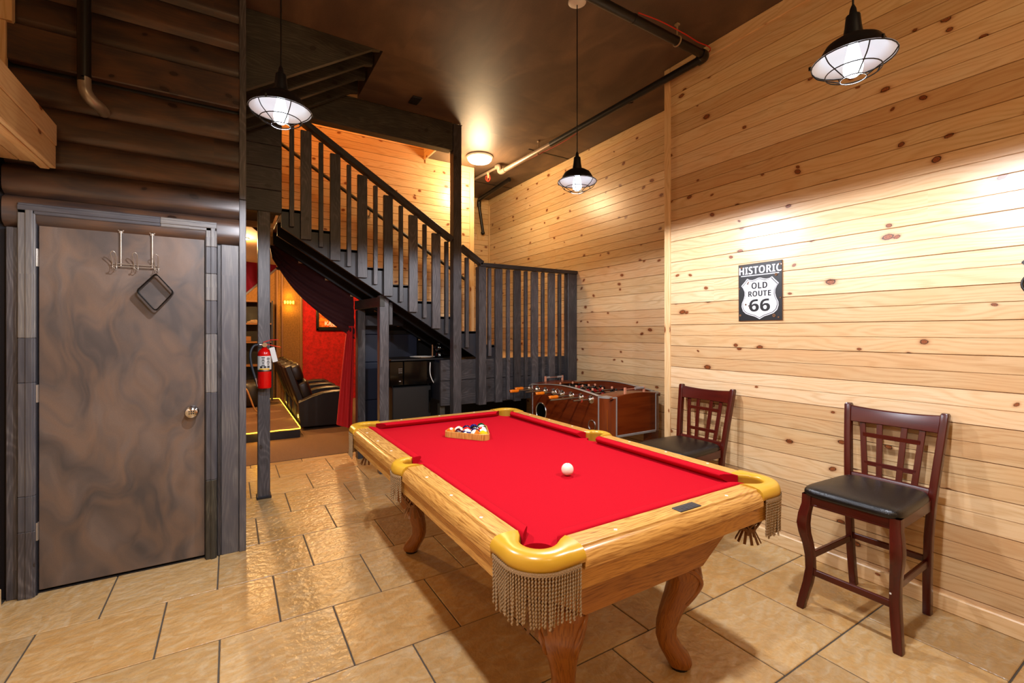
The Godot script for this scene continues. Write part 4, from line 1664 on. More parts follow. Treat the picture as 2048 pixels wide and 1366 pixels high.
func build_foosball() -> void:
	var X0 = 2.805
	var X1 = 3.53
	var Z0 = -4.25
	var Z1 = -2.98
	var t = thing("foosball_table", "reddish brown foosball table with steel rods by the pine wall", "foosball table", Vector3((X0 + X1) * 0.5, 0, (Z0 + Z1) * 0.5))
	var yb = 0.505
	var ye = 0.853
	var R = 0.11
	var arch_side = func(f: float) -> float: return ye + 0.042 * sin(PI * f)
	# long sides
	for sd in 2:
		var s = ST()
		var poly = PackedVector2Array()
		var a = Z0 + R
		var b = Z1 - R
		poly.append(Vector2(-b, yb))
		poly.append(Vector2(-a, yb))
		for k in 13:
			var f = k / 12.0
			poly.append(Vector2(lerpf(-a, -b, f), arch_side.call(f)))
		var x = X0 if sd == 0 else X1 - 0.03
		prism(s, poly, Transform3D(Basis(Vector3(0, 0, -1), Vector3.UP, Vector3(1, 0, 0)), Vector3(x, 0, 0)), 0.03)
		objw("side_panel", s, M["mahogany"], t)
		s = ST()
		var path = []
		for k in 13:
			var f = k / 12.0
			path.append(Vector3(x + 0.015, arch_side.call(f) + 0.003, lerpf(a, b, f)))
		var P = []
		for p in path:
			P.append([p + Vector3(-0.019, -0.004, 0), p + Vector3(-0.017, 0.004, 0), p + Vector3(0.017, 0.004, 0), p + Vector3(0.019, -0.004, 0)])
		surf(s, P, true)
		objw("top_edge", s, M["silver_trim"], t)
	# ends
	for sd in 2:
		var s = ST()
		var poly = PackedVector2Array([Vector2(X0 + R, yb), Vector2(X1 - R, yb - 0.012)])
		for k in 13:
			var f = k / 12.0
			poly.append(Vector2(lerpf(X1 - R, X0 + R, f), ye + 0.022 * sin(PI * f) + 0.0))
		var z = Z1 - 0.03 if sd == 1 else Z0
		prism(s, poly, Transform3D(Basis(), Vector3(0, 0, z)), 0.03)
		objw("end_panel", s, M["mahogany"], t)
		s = ST()
		var hd = 0.20
		var P = []
		for k in 9:
			var f = k / 8.0
			var x = lerpf(X0 + 0.04, X1 - 0.04, f)
			var y = ye + 0.024 * sin(PI * f)
			var za = Z1 - 0.005 if sd == 1 else Z0 + 0.005
			var zb = Z1 - hd if sd == 1 else Z0 + hd
			P.append([Vector3(x, y, za), Vector3(x, y - 0.004, zb), Vector3(x, y - 0.03, zb), Vector3(x, y - 0.03, za)])
		surf(s, P, true)
		objw("end_top", s, M["mahogany_light"], t)
		s = ST()
		bb(s, Vector3(X0 + R, yb - 0.014, z - 0.004), Vector3(X1 - R, yb + 0.008, z + 0.034), 0.003)
		objw("bottom_edge", s, M["silver_trim"], t)
		# scorer: two uprights, a wire and beads
		var zz = Z1 - 0.02 if sd == 1 else Z0 + 0.02
		s = ST()
		for x in [3.04, 3.28]:
			bb(s, Vector3(x - 0.012, ye + 0.01, zz - 0.008), Vector3(x + 0.012, ye + 0.075, zz + 0.008), 0.003)
		cyl(s, Vector3(3.04, ye + 0.06, zz), Vector3(3.28, ye + 0.06, zz), 0.003, 6)
		var sc = objw("scorer", s, M["player_skin"], t)
		s = ST()
		for k in 10:
			var x: float = (3.27 - 0.011 * k) if sd == 1 else ((3.06 + 0.011 * k) if k < 4 else (3.27 - 0.011 * (k - 4)))
			cyl(s, Vector3(x - 0.0045, ye + 0.06, zz), Vector3(x + 0.0045, ye + 0.06, zz), 0.013, 10)
		obj("beads", s, M["silver_trim"], sc)
	# rounded corners with silver strips
	for cx in 2:
		for cz in 2:
			var s = ST()
			var P = []
			var c0 = Vector3(X0 + R if cx == 0 else X1 - R, 0, Z0 + R if cz == 0 else Z1 - R)
			var ox = -1.0 if cx == 0 else 1.0
			var oz = -1.0 if cz == 0 else 1.0
			for y in [yb - 0.01, ye - 0.002]:
				var row = []
				for k in 9:
					var a = PI * 0.5 * k / 8.0
					row.append(c0 + Vector3(ox * R * cos(a), y, oz * R * sin(a)))
				P.append(row)
			surf(s, P, false)
			objw("corner_panel", s, M["mahogany_light"], t)
			s = ST()
			var ring = []
			for k in 9:
				var a = PI * 0.5 * k / 8.0
				ring.append(c0 + Vector3(ox * (R + 0.003) * cos(a), ye + 0.004, oz * (R + 0.003) * sin(a)))
			ring.append(c0 + Vector3(-ox * 0.0, ye + 0.004, -oz * 0.0))
			cap(s, ring, Vector3.UP)
			for k in 8:
				var a: Vector3 = ring[k]
				var b: Vector3 = ring[k + 1]
				var nn = ((a + b) * 0.5 - c0)
				nn.y = 0
				quad(s, a, b, b - Vector3(0, 0.014, 0), a - Vector3(0, 0.014, 0), nn.normalized(), Vector2.ZERO, Vector2.ZERO, Vector2.ZERO, Vector2.ZERO)
			for q in [[ox * R, 0.0], [0.0, oz * R]]:
				var p = c0 + Vector3(q[0], 0, q[1])
				bx(s, Vector3(p.x, (yb + ye) * 0.5, p.z), Vector3(0.012, ye - yb, 0.012), 0.002)
			objw("corner_trim", s, M["silver_trim"], t)
			# leg
			s = ST()
			var lx = X0 + 0.09 if cx == 0 else X1 - 0.085
			var lz = Z0 + 0.1 if cz == 0 else Z1 - 0.08
			bb(s, Vector3(lx - 0.05, 0.0, lz - 0.05), Vector3(lx + 0.05, yb + 0.02, lz + 0.05), 0.004)
			objw("leg", s, M["mahogany"], t)
	var s3 = ST()
	bb(s3, Vector3(X0 + 0.03, 0.56, Z0 + 0.03), Vector3(X1 - 0.03, 0.745, Z1 - 0.03))
	objw("playing_field", s3, M["field"], t)
	# rods
	var players = [1, 2, 3, 5, 5, 3, 2, 1]
	var ends = [2.61, 2.46, 2.56, 2.585, 2.69, 2.54, 2.45, 2.60]
	var grips = [true, true, false, true, false, true, false, false]
	for k in 8:
		var z = -4.19 + 0.1426 * k
		var y = 0.818
		var s = ST()
		cyl(s, Vector3(ends[k], y, z), Vector3(X1 + 0.12, y, z), 0.008, 10)
		var rod = objw("rod", s, M["steel"], t)
		s = ST()
		lathe(s, Vector3(X0 + 0.001, y, z), [[0.008, -0.03], [0.013, -0.028], [0.015, -0.012], [0.034, -0.008], [0.040, 0.0]], 16, Basis(Vector3.UP, Vector3(1, 0, 0), Vector3(0, 0, 1)))
		obj("bearing", s, M["chrome"], rod)
		if grips[k]:
			s = ST()
			lathe(s, Vector3(ends[k], y, z), [[0.0, -0.004], [0.014, -0.002], [0.017, 0.02], [0.015, 0.05], [0.018, 0.075], [0.015, 0.1], [0.009, 0.104]], 10, Basis(Vector3.UP, Vector3(1, 0, 0), Vector3(0, 0, 1)))
			obj("grip", s, M["orange_grip"], rod)
		if k == 7:
			s = ST()
			var ringp = []
			for m in 12:
				var a = TAU * m / 12.0
				ringp.append(Vector3(2.69, y - 0.006 + 0.012 * cos(a), z + 0.012 * sin(a)))
			tube(s, ringp, 0.003, 6, true)
			obj("rubber_ring", s, M["wire_red"], rod)
		var dark = k in [0, 1, 3, 5]
		for m in players[k]:
			var x: float = lerpf(X0 + 0.1, X1 - 0.1, (m + 1.0) / (players[k] + 1.0)) + [0.0, 0.03, -0.04, 0.02, -0.03, 0.04, 0.0, -0.05][k]
			s = ST()
			bx(s, Vector3(x, y - 0.005, z), Vector3(0.034, 0.062, 0.02), 0.006)
			bx(s, Vector3(x, y - 0.062, z + 0.003), Vector3(0.024, 0.055, 0.014), 0.004)
			cyl(s, Vector3(x - 0.026, y, z), Vector3(x + 0.026, y, z), 0.014, 8)
			var pl = obj("player", s, M["black_plastic"] if dark else M["player_red"], rod)
			s = ST()
			ball(s, Vector3(x, y + 0.04, z), Vector3(0.013, 0.016, 0.013), 6, 8)
			obj("head", s, M["black_plastic"] if k % 2 == 0 else M["player_skin"], pl)
		for x in [X0 + 0.05, X1 - 0.05]:
			s = ST()
			cyl(s, Vector3(x - 0.015, y, z), Vector3(x + 0.015, y, z), 0.016, 10)
			obj("bumper", s, M["black_plastic"], rod)
	# ball cup, ring and small lever plate on the long side
	for q in [[0.589, -3.98, 0.098, "ball_cup"], [0.583, -3.175, 0.05, "goal_return"]]:
		var s = ST()
		var bs = Basis(Vector3.UP, Vector3(-1, 0, 0), Vector3(0, 0, 1))
		lathe(s, Vector3(X0 + 0.001, q[0], q[1]), [[q[2], 0.0], [q[2], 0.008], [q[2] * 0.93, 0.012], [q[2] * 0.86, 0.008], [q[2] * 0.86, -0.0]], 28, bs)
		var ring = objw(q[3], s, M["chrome"] if q[2] > 0.05 else M["steel"], t)
		s = ST()
		disc(s, Vector3(X0 - 0.002, q[0], q[1]), q[2] * 0.88, Vector3(-1, 0, 0), 24)
		obj("opening", s, M["black_plastic"] if q[2] > 0.05 else M["mahogany"], ring)
	s3 = ST()
	lathe(s3, Vector3(X0 + 0.001, 0.832, -3.69), [[0.03, 0.0], [0.03, 0.006], [0.024, 0.008], [0.022, 0.0]], 20, Basis(Vector3.UP, Vector3(-1, 0, 0), Vector3(0, 0, 1)))
	objw("serve_hole", s3, M["chrome"], t)


func build_theatre() -> void:
	var s = ST()
	bb(s, Vector3(-1.3, -0.1, -10.4), Vector3(4.5, 0.004, -6.95))
	bb(s, Vector3(-1.3, -0.1, -6.95), Vector3(2.62, 0.004, -5.655))
	structure("floor_theatre", s, M["carpet"])
	s = ST()
	bb(s, Vector3(-1.3, 0, -10.35), Vector3(4.5, 2.66, -10.22))
	var w = structure("wall_theatre", s, M["tan_fabric"])
	s = ST()
	bb(s, Vector3(1.25, 0, -10.22), Vector3(4.4, 2.66, -10.2))
	obj("red_panel", s, M["red_wall"], w)
	s = ST()
	bb(s, Vector3(0.80, 0, -10.22), Vector3(1.25, 2.66, -10.19))
	obj("tan_panel", s, M["tan_fabric"], w)
	for x in [0.77, 1.20, 0.86]:
		s = ST()
		bb(s, Vector3(x, 0, -10.22), Vector3(x + 0.035, 2.66, -10.17), 0.004)
		obj("batten", s, M["shelf_wood"], w)
	s = ST()
	bb(s, Vector3(4.4, 0, -10.4), Vector3(4.55, 2.66, -6.9))
	bb(s, Vector3(2.6, 0, -6.98), Vector3(4.5, 2.66, -6.92))
	bb(s, Vector3(-1.35, 0, -10.4), Vector3(-1.2, 2.66, -5.5))
	obj("side_panel", s, M["red_wall"], w)
	s = ST()
	bb(s, Vector3(-1.3, 2.66, -10.4), Vector3(4.55, 2.8, -6.92))
	bb(s, Vector3(-1.3, 2.66, -6.92), Vector3(2.6, 2.8, -5.66))
	structure("ceiling_theatre", s, M["tan_fabric"])
	s = ST()
	bb(s, Vector3(-1.3, 0, -5.75), Vector3(-0.02, 2.7, -5.55))
	bb(s, Vector3(1.36, 0, -5.8), Vector3(2.64, 2.7, -5.68))
	structure("wall_divider", s, M["black_paint"])
	# raised platform with rope light
	var pf = thing("platform", "low carpeted platform edged with a glowing yellow rope light", "platform", Vector3(0.2, 0, -8.45))
	s = ST()
	bb(s, Vector3(-0.6, 0.0, -10.1), Vector3(0.80, 0.125, -6.81), 0.006)
	objw("deck", s, M["carpet"], pf)
	s = ST()
	bb(s, Vector3(-0.6, 0.004, -6.815), Vector3(0.803, 0.105, -6.80))
	bb(s, Vector3(0.795, 0.004, -10.1), Vector3(0.806, 0.105, -6.81))
	objw("skirt", s, M["black_board"], pf)
	s = ST()
	var pathp = []
	for k in 12:
		pathp.append(Vector3(-0.5 + 1.305 * k / 11.0, 0.122 + 0.004 * (k % 2), -6.797))
	for k in range(1, 24):
		pathp.append(Vector3(0.812 + 0.004 * (k % 2), 0.124, -6.797 - 3.25 * k / 23.0))
	for k in range(1, 8):
		pathp.append(Vector3(0.81 - 0.18 * k, 0.13, -10.06))
	tube(s, pathp, 0.007, 6)
	var rl = objw("rope_light", s, M["rope_glow"], pf)
	for p in [Vector3(0.86, 0.16, -7.6), Vector3(0.3, 0.16, -6.74), Vector3(0.86, 0.16, -9.2), Vector3(0.2, 0.2, -9.98)]:
		omni("rope_lamp", p - pf.position, Color(1.0, 0.76, 0.28), 0.05, 0.03, pf)
	# recliners
	var rc = thing("recliner", "brown recliner seat with pillow back, first of the row beside the red curtain", "recliner", Vector3(0.865, 0, -7.22), 0.0, "theatre recliners")
	var armp = func(z: float) -> void:
		var a = ST()
		var poly = PackedVector2Array([Vector2(0.0, 0.06), Vector2(0.68, 0.05), Vector2(0.70, 0.40), Vector2(0.68, 0.50), Vector2(0.60, 0.535), Vector2(0.45, 0.535), Vector2(0.30, 0.52), Vector2(0.15, 0.48), Vector2(0.04, 0.435), Vector2(-0.03, 0.41), Vector2(-0.02, 0.2)])
		prism(a, poly, Transform3D(Basis(), Vector3(0, 0, z - 0.13)), 0.13, true)
		obj("arm", a, M["recliner_side"], rc)
		a = ST()
		var P = []
		for q in [Vector2(-0.03, 0.408), Vector2(0.04, 0.437), Vector2(0.15, 0.482), Vector2(0.30, 0.523), Vector2(0.45, 0.538), Vector2(0.60, 0.537), Vector2(0.69, 0.50)]:
			P.append([Vector3(q.x, q.y, z + 0.004), Vector3(q.x, q.y + 0.02, z - 0.02), Vector3(q.x, q.y + 0.025, z - 0.065), Vector3(q.x, q.y + 0.02, z - 0.11), Vector3(q.x, q.y, z - 0.134)])
		surf(a, P, false)
		obj("arm_pad", a, M["recliner"], rc)
	armp.call(0.0)
	s = ST()
	bb(s, Vector3(0.0, 0.06, -0.6), Vector3(0.64, 0.30, -0.13), 0.01)
	obj("base", s, M["recliner_side"], rc)
	s = ST()
	pillow(s, Vector3(0.42, 0.36, -0.367), Vector3(0.28, 0.09, 0.23), 0.4)
	obj("seat_cushion", s, M["recliner"], rc)
	s = ST()
	var lean = Basis(Vector3(0, 0, 1), 0.33)
	bx(s, Vector3(-0.06, 0.63, -0.365), Vector3(0.10, 0.66, 0.46), 0.02, lean)
	obj("back_frame", s, M["recliner_side"], rc)
	s = ST()
	pillow(s, Vector3(-0.04, 0.83, -0.365), Vector3(0.085, 0.14, 0.228), 0.5, lean)
	obj("headrest", s, M["recliner"], rc)
	s = ST()
	pillow(s, Vector3(0.075, 0.56, -0.365), Vector3(0.09, 0.17, 0.225), 0.5, lean)
	obj("back_cushion", s, M["recliner"], rc)
	var words = ["brown recliner seat, second in the row from the red curtain", "brown recliner seat, third in the row from the red curtain", "brown recliner seat at the far end of the row by the tan wall"]
	for k in 3:
		var c = copy(rc, words[k])
		c.position = Vector3(0.865, 0, -7.22 - 0.605 * (k + 1))
	# wall light, poster, shelves
	var sc = thing("wall_sconce", "brass up-and-down wall light glowing yellow on the tan theatre panel", "wall light", Vector3(0.997, 2.02, -10.19))
	s = ST()
	bx(s, Vector3(0, 0, 0.03), Vector3(0.20, 0.03, 0.05), 0.005)
	obj("bar", s, M["chip_light"], sc)
	for k in 4:
		s = ST()
		bx(s, Vector3(-0.075 + 0.05 * k, 0, 0.045), Vector3(0.03, 0.062, 0.03), 0.004)
		obj("lens", s, M["warm_glow"], sc)
	omni("sconce_up", Vector3(0, 0.12, 0.11), Color(1.0, 0.74, 0.2), 0.12, 0.04, sc)
	omni("sconce_down", Vector3(0, -0.12, 0.11), Color(1.0, 0.74, 0.2), 0.12, 0.04, sc)
	var po = thing("poster", "framed orange film poster partly covered by the dark curtain", "poster", Vector3(1.87, 1.96, -10.195))
	s = ST()
	bx(s, Vector3(0, 0, 0.01), Vector3(0.72, 1.0, 0.02), 0.003)
	obj("backing", s, M["black_plastic"], po)
	s = ST()
	bx(s, Vector3(0, 0.01, 0.022), Vector3(0.62, 0.88, 0.004), 0.0, Basis(), Vector2.ZERO, 0)
	obj("print", s, M["poster_orange"], po)
	s = ST()
	for q in [[0.0, -0.48, 0.72, 0.05], [0.0, 0.48, 0.72, 0.05]]:
		bx(s, Vector3(q[0], q[1], 0.02), Vector3(q[2], q[3], 0.04), 0.006)
	for x in [-0.34, 0.34]:
		bx(s, Vector3(x, 0, 0.02), Vector3(0.05, 1.0, 0.04), 0.006)
	obj("frame", s, M["black_plastic"], po)
	letters("KAO", 0.085, M["sign_white"], po, Vector3(-0.09, -0.355, 0.026), Basis(), "lettering")
	s = ST()
	bx(s, Vector3(-0.05, -0.41, 0.026), Vector3(0.12, 0.012, 0.002))
	obj("small_print", s, M["sign_white"], po)
	var bs = thing("bookshelf", "dark wooden shelf unit behind the left red curtain", "shelf", Vector3(0.38, 0, -9.95))
	for y in [0.4, 0.80, 1.235, 1.58, 2.0]:
		s = ST()
		bx(s, Vector3(0, y, 0), Vector3(0.56, 0.03, 0.36), 0.003)
		obj("shelf", s, M["shelf_wood"], bs)
	s = ST()
	bx(s, Vector3(0, 1.08, -0.17), Vector3(0.58, 1.88, 0.02))
	obj("back_panel", s, M["black_paint"], bs)
	for x in [-0.29, 0.29]:
		s = ST()
		bx(s, Vector3(x, 1.08, 0), Vector3(0.03, 1.88, 0.36), 0.003)
		obj("side_panel", s, M["black_board"], bs)
	s = ST()
	for k in 3:
		bx(s, Vector3(0.37 + 0.02 * k, 1.61 + 0.018 * k, -9.85), Vector3(0.22 - 0.04 * k, 0.016, 0.14), 0.003, Basis(Vector3.UP, 0.2 * k))
	tag(obj("magazine_pile", s, M["chip_light"]), "small pale pile of magazines on the upper dark shelf", "magazines")
	s = ST()
	bx(s, Vector3(0.27, 1.30, -9.85), Vector3(0.11, 0.09, 0.1), 0.004)
	tag(obj("small_box", s, M["shelf_wood"]), "small brown box on the lower dark shelf", "box")
	s = ST()
	bx(s, Vector3(0.52, 1.335, -9.9), Vector3(0.02, 0.18, 0.13), 0.002, Basis(Vector3(0, 0, 1), -0.3))
	tag(obj("leaning_book", s, M["cream_cord"]), "pale book leaning on the lower dark shelf", "book")
	s = ST()
	lathe(s, Vector3(0.30, 0.126, -9.35), [[0.0, 0.0], [0.25, 0.0], [0.29, 0.05], [0.30, 0.2], [0.28, 0.36], [0.22, 0.44], [0.0, 0.46]], 24)
	tag(obj("round_pouf", s, M["recliner_side"]), "round dark brown pouf on the carpeted platform", "pouf")
	s = ST()
	tube(s, smooth([Vector3(0.10, 0.56, -8.2), Vector3(0.20, 0.55, -8.2), Vector3(0.26, 0.40, -8.25), Vector3(0.33, 0.20, -8.3), Vector3(0.40, 0.14, -8.35)], 5), 0.012, 6)
	tag(obj("white_cable", s, M["cream_cord"]), "cream cable curving down onto the carpeted platform", "cable")
	# curtains in the opening
	s = ST()
	var P = []
	var nu = 40
	var nv = 26
	for i in nu + 1:
		var u = float(i) / nu
		var x = lerpf(0.0, 1.235, u)
		var top = 2.353 - 0.6264 * (x - 0.364) + 0.14
		var low: float
		if x < 0.36:
			low = top - 0.03 - 0.09 * x / 0.36
		else:
			var f = (x - 0.36) / 0.875
			low = 2.235 - 1.26 * f + 0.37 * f * f
		var row = []
		for j in nv + 1:
			var v = float(j) / nv
			var y = lerpf(top, low, v)
			row.append(Vector3(x + 0.02 * v * sin(u * 9.0), y, -5.60 + 0.022 * sin((u * 0.35 + v) * 34.0 + u * 5.0) * (0.3 + 0.7 * v) + 0.05 * v))
		P.append(row)
	surf(s, P, false)
	P = []
	for i in 25:
		var v = i / 24.0
		var y = lerpf(1.50, 0.33, v)
		var cxm = lerpf(1.20, 1.13, v)
		var hw = lerpf(0.035, 0.085, pow(v, 0.7))
		var row = []
		for j in 30:
			var a = TAU * j / 30.0
			row.append(Vector3(cxm + hw * cos(a), y - 0.03 * cos(a) * v, -5.58 + (0.035 + 0.012 * sin(a * 6.0)) * sin(a) + 0.010 * sin(a * 7.0)))
		P.append(row)
	var tail = ST()
	surf(tail, P, true)
	cap(tail, P[-1], Vector3.DOWN)
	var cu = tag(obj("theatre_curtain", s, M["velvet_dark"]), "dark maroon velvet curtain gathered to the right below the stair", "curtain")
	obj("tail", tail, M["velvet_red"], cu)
	s = ST()
	P = []
	for i in 25:
		var u = i / 24.0
		var x = lerpf(0.0, 0.425, u)
		var top = lerpf(2.185, 2.163, u)
		var low = lerpf(1.70, 2.12, pow(u, 1.0))
		var row = []
		for j in 17:
			var v = j / 16.0
			row.append(Vector3(x, lerpf(top, low, v), -5.62 + 0.016 * sin(u * 30.0 - v * 6.0) * v))
		P.append(row)
	surf(s, P, false)
	var cl = tag(obj("theatre_curtain", s, M["velvet_red"]), "bright red velvet curtain drawn to the left of the theatre opening", "curtain")
	s = ST()
	tube(s, smooth([Vector3(0.0, 1.695, -5.61), Vector3(0.14, 1.835, -5.61), Vector3(0.28, 1.975, -5.61), Vector3(0.425, 2.12, -5.61)], 4), 0.012, 6)
	obj("piping", s, M["cream_cord"], cl)
	s = ST()
	cyl(s, Vector3(0.06, 2.145, -5.66), Vector3(0.6, 2.125, -5.66), 0.016, 10)
	tag(obj("curtain_rod", s, M["black_pipe"]), "black curtain rod behind the bright red curtain", "curtain rod")
	# recessed lights in the theatre ceiling
	for q in [Vector3(0.12, 2.655, -6.95), Vector3(1.7, 2.655, -8.6), Vector3(-0.5, 2.655, -8.8)]:
		var where = "above the platform front" if absf(q.x - 0.12) < 0.01 else ("above the recliners" if q.x > 1.0 else "over the round pouf")
		var li = thing("ceiling_light", "round recessed light " + where + " in the theatre ceiling", "light", q, 0.0, "recessed theatre lights")
		s = ST()
		lathe(s, Vector3.ZERO, [[0.06, 0.004], [0.085, 0.0], [0.085, -0.006], [0.06, -0.008]], 20)
		obj("ring", s, M["white_paint"], li)
		s = ST()
		disc(s, Vector3(0, -0.003, 0), 0.06, Vector3.DOWN)
		obj("lens", s, M["recess_glow"], li)
		omni("lamp", Vector3(0, -0.06, 0), Color(1.0, 0.78, 0.50), 4.5, 0.06, li)


func letters(text: String, h: float, m: Material, parent: Node3D, at: Vector3, basis: Basis, called: String, sx := 1.0) -> MeshInstance3D:
	var tm = TextMesh.new()
	var f = SystemFont.new()
	f.font_names = PackedStringArray(["Droid Sans"])
	f.font_weight = 700
	tm.font = f
	tm.text = text
	tm.font_size = 64
	tm.pixel_size = h / 64.0 * 1.38
	tm.depth = 0.0015
	tm.curve_step = 1.0
	var o = inst(called, tm, m, parent)
	o.transform = Transform3D(basis.scaled_local(Vector3(sx, 1, 1)), at)
	return o


func build_under_stair() -> void:
	# small black fridge with a microwave on top
	var fr = thing("mini_fridge", "black mini fridge standing under the stair", "fridge", Vector3(1.66, 0, -5.0))
	var s = ST()
	bb(s, Vector3(-0.215, 0.02, -0.24), Vector3(0.215, 0.85, 0.20), 0.008)
	obj("cabinet", s, M["fridge_black"], fr)
	s = ST()
	bb(s, Vector3(-0.215, 0.03, 0.205), Vector3(0.215, 0.848, 0.25), 0.008)
	var dr = obj("door", s, M["fridge_black"], fr)
	s = ST()
	bb(s, Vector3(0.185, 0.55, 0.25), Vector3(0.207, 0.80, 0.262), 0.004)
	obj("handle", s, M["black_gloss"], dr)
	s = ST()
	for x in [-0.18, 0.18]:
		for z in [-0.2, 0.2]:
			cyl(s, Vector3(x, 0, z), Vector3(x, 0.022, z), 0.015, 10)
	obj("foot", s, M["black_plastic"], fr)
	var mw = thing("microwave", "glossy black microwave on top of the mini fridge", "microwave", Vector3(1.665, 0.85, -4.97))
	s = ST()
	bb(s, Vector3(-0.255, 0.01, -0.18), Vector3(0.255, 0.275, 0.20), 0.006)
	obj("body", s, M["black_plastic"], mw)
	s = ST()
	bb(s, Vector3(-0.10, 0.016, 0.20), Vector3(0.252, 0.27, 0.225), 0.006)
	obj("door", s, M["black_gloss"], mw)
	s = ST()
	bb(s, Vector3(-0.252, 0.016, 0.20), Vector3(-0.105, 0.27, 0.222), 0.005)
	var pn = obj("control_panel", s, M["black_gloss"], mw)
	s = ST()
	for k in 9:
		bx(s, Vector3(-0.15 + 0.014 * (k % 3), 0.19 - 0.02 * (k / 3), 0.223), Vector3(0.008, 0.006, 0.002))
	bx(s, Vector3(-0.14, 0.06, 0.223), Vector3(0.02, 0.010, 0.002))
	obj("buttons", s, M["silver_trim"], pn)
	s = ST()
	for x in [-0.2, 0.2]:
		for z in [-0.15, 0.15]:
			cyl(s, Vector3(x, 0, z), Vector3(x, 0.012, z), 0.014, 8)
	obj("foot", s, M["black_plastic"], mw)
	s = ST()
	tube(s, smooth([Vector3(1.86, 1.10, -4.74), Vector3(1.855, 1.0, -4.735), Vector3(1.87, 0.93, -4.735), Vector3(1.905, 0.87, -4.745)], 6), 0.005, 6)
	tag(obj("thin_cable", s, M["white_paint"]), "thin white cable hanging beside the microwave door", "cord")
	s = ST()
	bb(s, Vector3(1.42, 1.127, -5.2), Vector3(2.22, 1.145, -4.72), 0.003)
	tag(obj("black_shelf", s, M["black_paint"]), "black shelf board above the microwave under the stair", "shelf")
	s = ST()
	lathe(s, Vector3(1.80, 1.146, -4.82), [[0.0, 0.0], [0.09, 0.0], [0.135, 0.012], [0.137, 0.016], [0.09, 0.008], [0.0, 0.006]], 28)
	tag(obj("white_plate", s, M["white_paint"]), "flat white plate on the black shelf under the stair", "plate")
	var ja = thing("snack_dispenser", "small globe-topped dispenser with black base under the stair", "dispenser", Vector3(1.99, 1.146, -4.80))
	s = ST()
	lathe(s, Vector3.ZERO, [[0.0, 0.0], [0.05, 0.0], [0.045, 0.02], [0.035, 0.05], [0.04, 0.06], [0.0, 0.062]], 20)
	obj("base", s, M["black_gloss"], ja)
	s = ST()
	ball(s, Vector3(0, 0.105, 0), Vector3(0.052, 0.05, 0.052), 12, 20)
	obj("globe", s, M["black_gloss"], ja)
	s = ST()
	lathe(s, Vector3(0, 0.15, 0), [[0.022, 0.0], [0.022, 0.012], [0.0, 0.018]], 16)
	obj("lid", s, M["black_plastic"], ja)
	s = ST()
	bb(s, Vector3(1.90, 1.147, -4.80), Vector3(1.913, 1.29, -4.79), 0.001)
	tag(obj("wooden_stick", s, M["shelf_wood"]), "thin upright wooden strip beside the globe dispenser", "stick")
	# fire extinguisher on the post
	var ex = thing("fire_extinguisher", "red fire extinguisher with grey hose strapped to the post", "extinguisher", Vector3(0.245, 0.955, -4.405))
	s = ST()
	lathe(s, Vector3.ZERO, [[0.0, 0.0], [0.045, 0.0], [0.051, 0.006], [0.052, 0.012], [0.052, 0.285], [0.048, 0.31], [0.036, 0.328], [0.02, 0.338], [0.018, 0.35], [0.0, 0.352]], 28)
	obj("cylinder", s, M["ext_red"], ex)
	s = ST()
	var P = []
	for y in [0.158, 0.275]:
		var row = []
		for k in 15:
			var a = lerpf(deg_to_rad(-20), deg_to_rad(200), k / 14.0)
			row.append(Vector3(0.0526 * cos(a), y, 0.0526 * sin(a)))
		P.append(row)
	surf(s, P, false)
	var lb = obj("label", s, M["paper"], ex)
	s = ST()
	for k in 7:
		for m in 2:
			var a = deg_to_rad(62 + 42 * m)
			bx(s, Vector3(0.0532 * cos(a), 0.262 - 0.011 * k, 0.0532 * sin(a)), Vector3([0.02, 0.026, 0.016][(k + m) % 3], [0.004, 0.007][(k + m) % 2], 0.001), 0.0, Basis(Vector3.UP, PI / 2 - a))
	for k in 3:
		var a = deg_to_rad(60 + 30 * k)
		bx(s, Vector3(0.0532 * cos(a), 0.183, 0.0532 * sin(a)), Vector3(0.021, 0.014, 0.001), 0.0, Basis(Vector3.UP, PI / 2 - a))
	obj("label_print", s, M["ink"], lb)
	s = ST()
	P = []
	for y in [0.160, 0.172]:
		var row = []
		for k in 9:
			var a = lerpf(deg_to_rad(50), deg_to_rad(140), k / 8.0)
			row.append(Vector3(0.0534 * cos(a), y, 0.0534 * sin(a)))
		P.append(row)
	surf(s, P, false)
	obj("yellow_band", s, M["yellow_label"], lb)
	s = ST()
	lathe(s, Vector3(0, 0.145, 0), [[0.0535, 0.0], [0.0545, 0.002], [0.0545, 0.014], [0.0535, 0.016]], 24)
	bb(s, Vector3(-0.012, 0.14, -0.061), Vector3(0.012, 0.166, -0.05))
	obj("strap", s, M["steel"], ex)
	s = ST()
	cyl(s, Vector3(0, 0.345, 0), Vector3(0, 0.385, 0), 0.018, 14)
	cyl(s, Vector3(0, 0.368, 0), Vector3(0, 0.368, 0.034), 0.019, 16)
	cyl(s, Vector3(-0.045, 0.37, 0), Vector3(0, 0.37, 0), 0.009, 10)
	obj("valve", s, M["chrome"], ex)
	s = ST()
	bar(s, Vector3(-0.01, 0.39, 0), Vector3(0.05, 0.41, 0.005), 0.018, 0.006)
	bar(s, Vector3(0.05, 0.41, 0.005), Vector3(0.105, 0.412, 0.01), 0.018, 0.006)
	bar(s, Vector3(0.01, 0.375, 0), Vector3(0.125, 0.345, 0.01), 0.018, 0.006)
	obj("lever", s, M["ext_red"], ex)
	s = ST()
	tube(s, smooth([Vector3(-0.04, 0.37, 0), Vector3(-0.08, 0.36, 0.01), Vector3(-0.105, 0.30, 0.02), Vector3(-0.10, 0.22, 0.02), Vector3(-0.085, 0.15, 0.02), Vector3(-0.066, 0.08, 0.02)], 6), 0.010, 10)
	var ho = obj("hose", s, M["hose_grey"], ex)
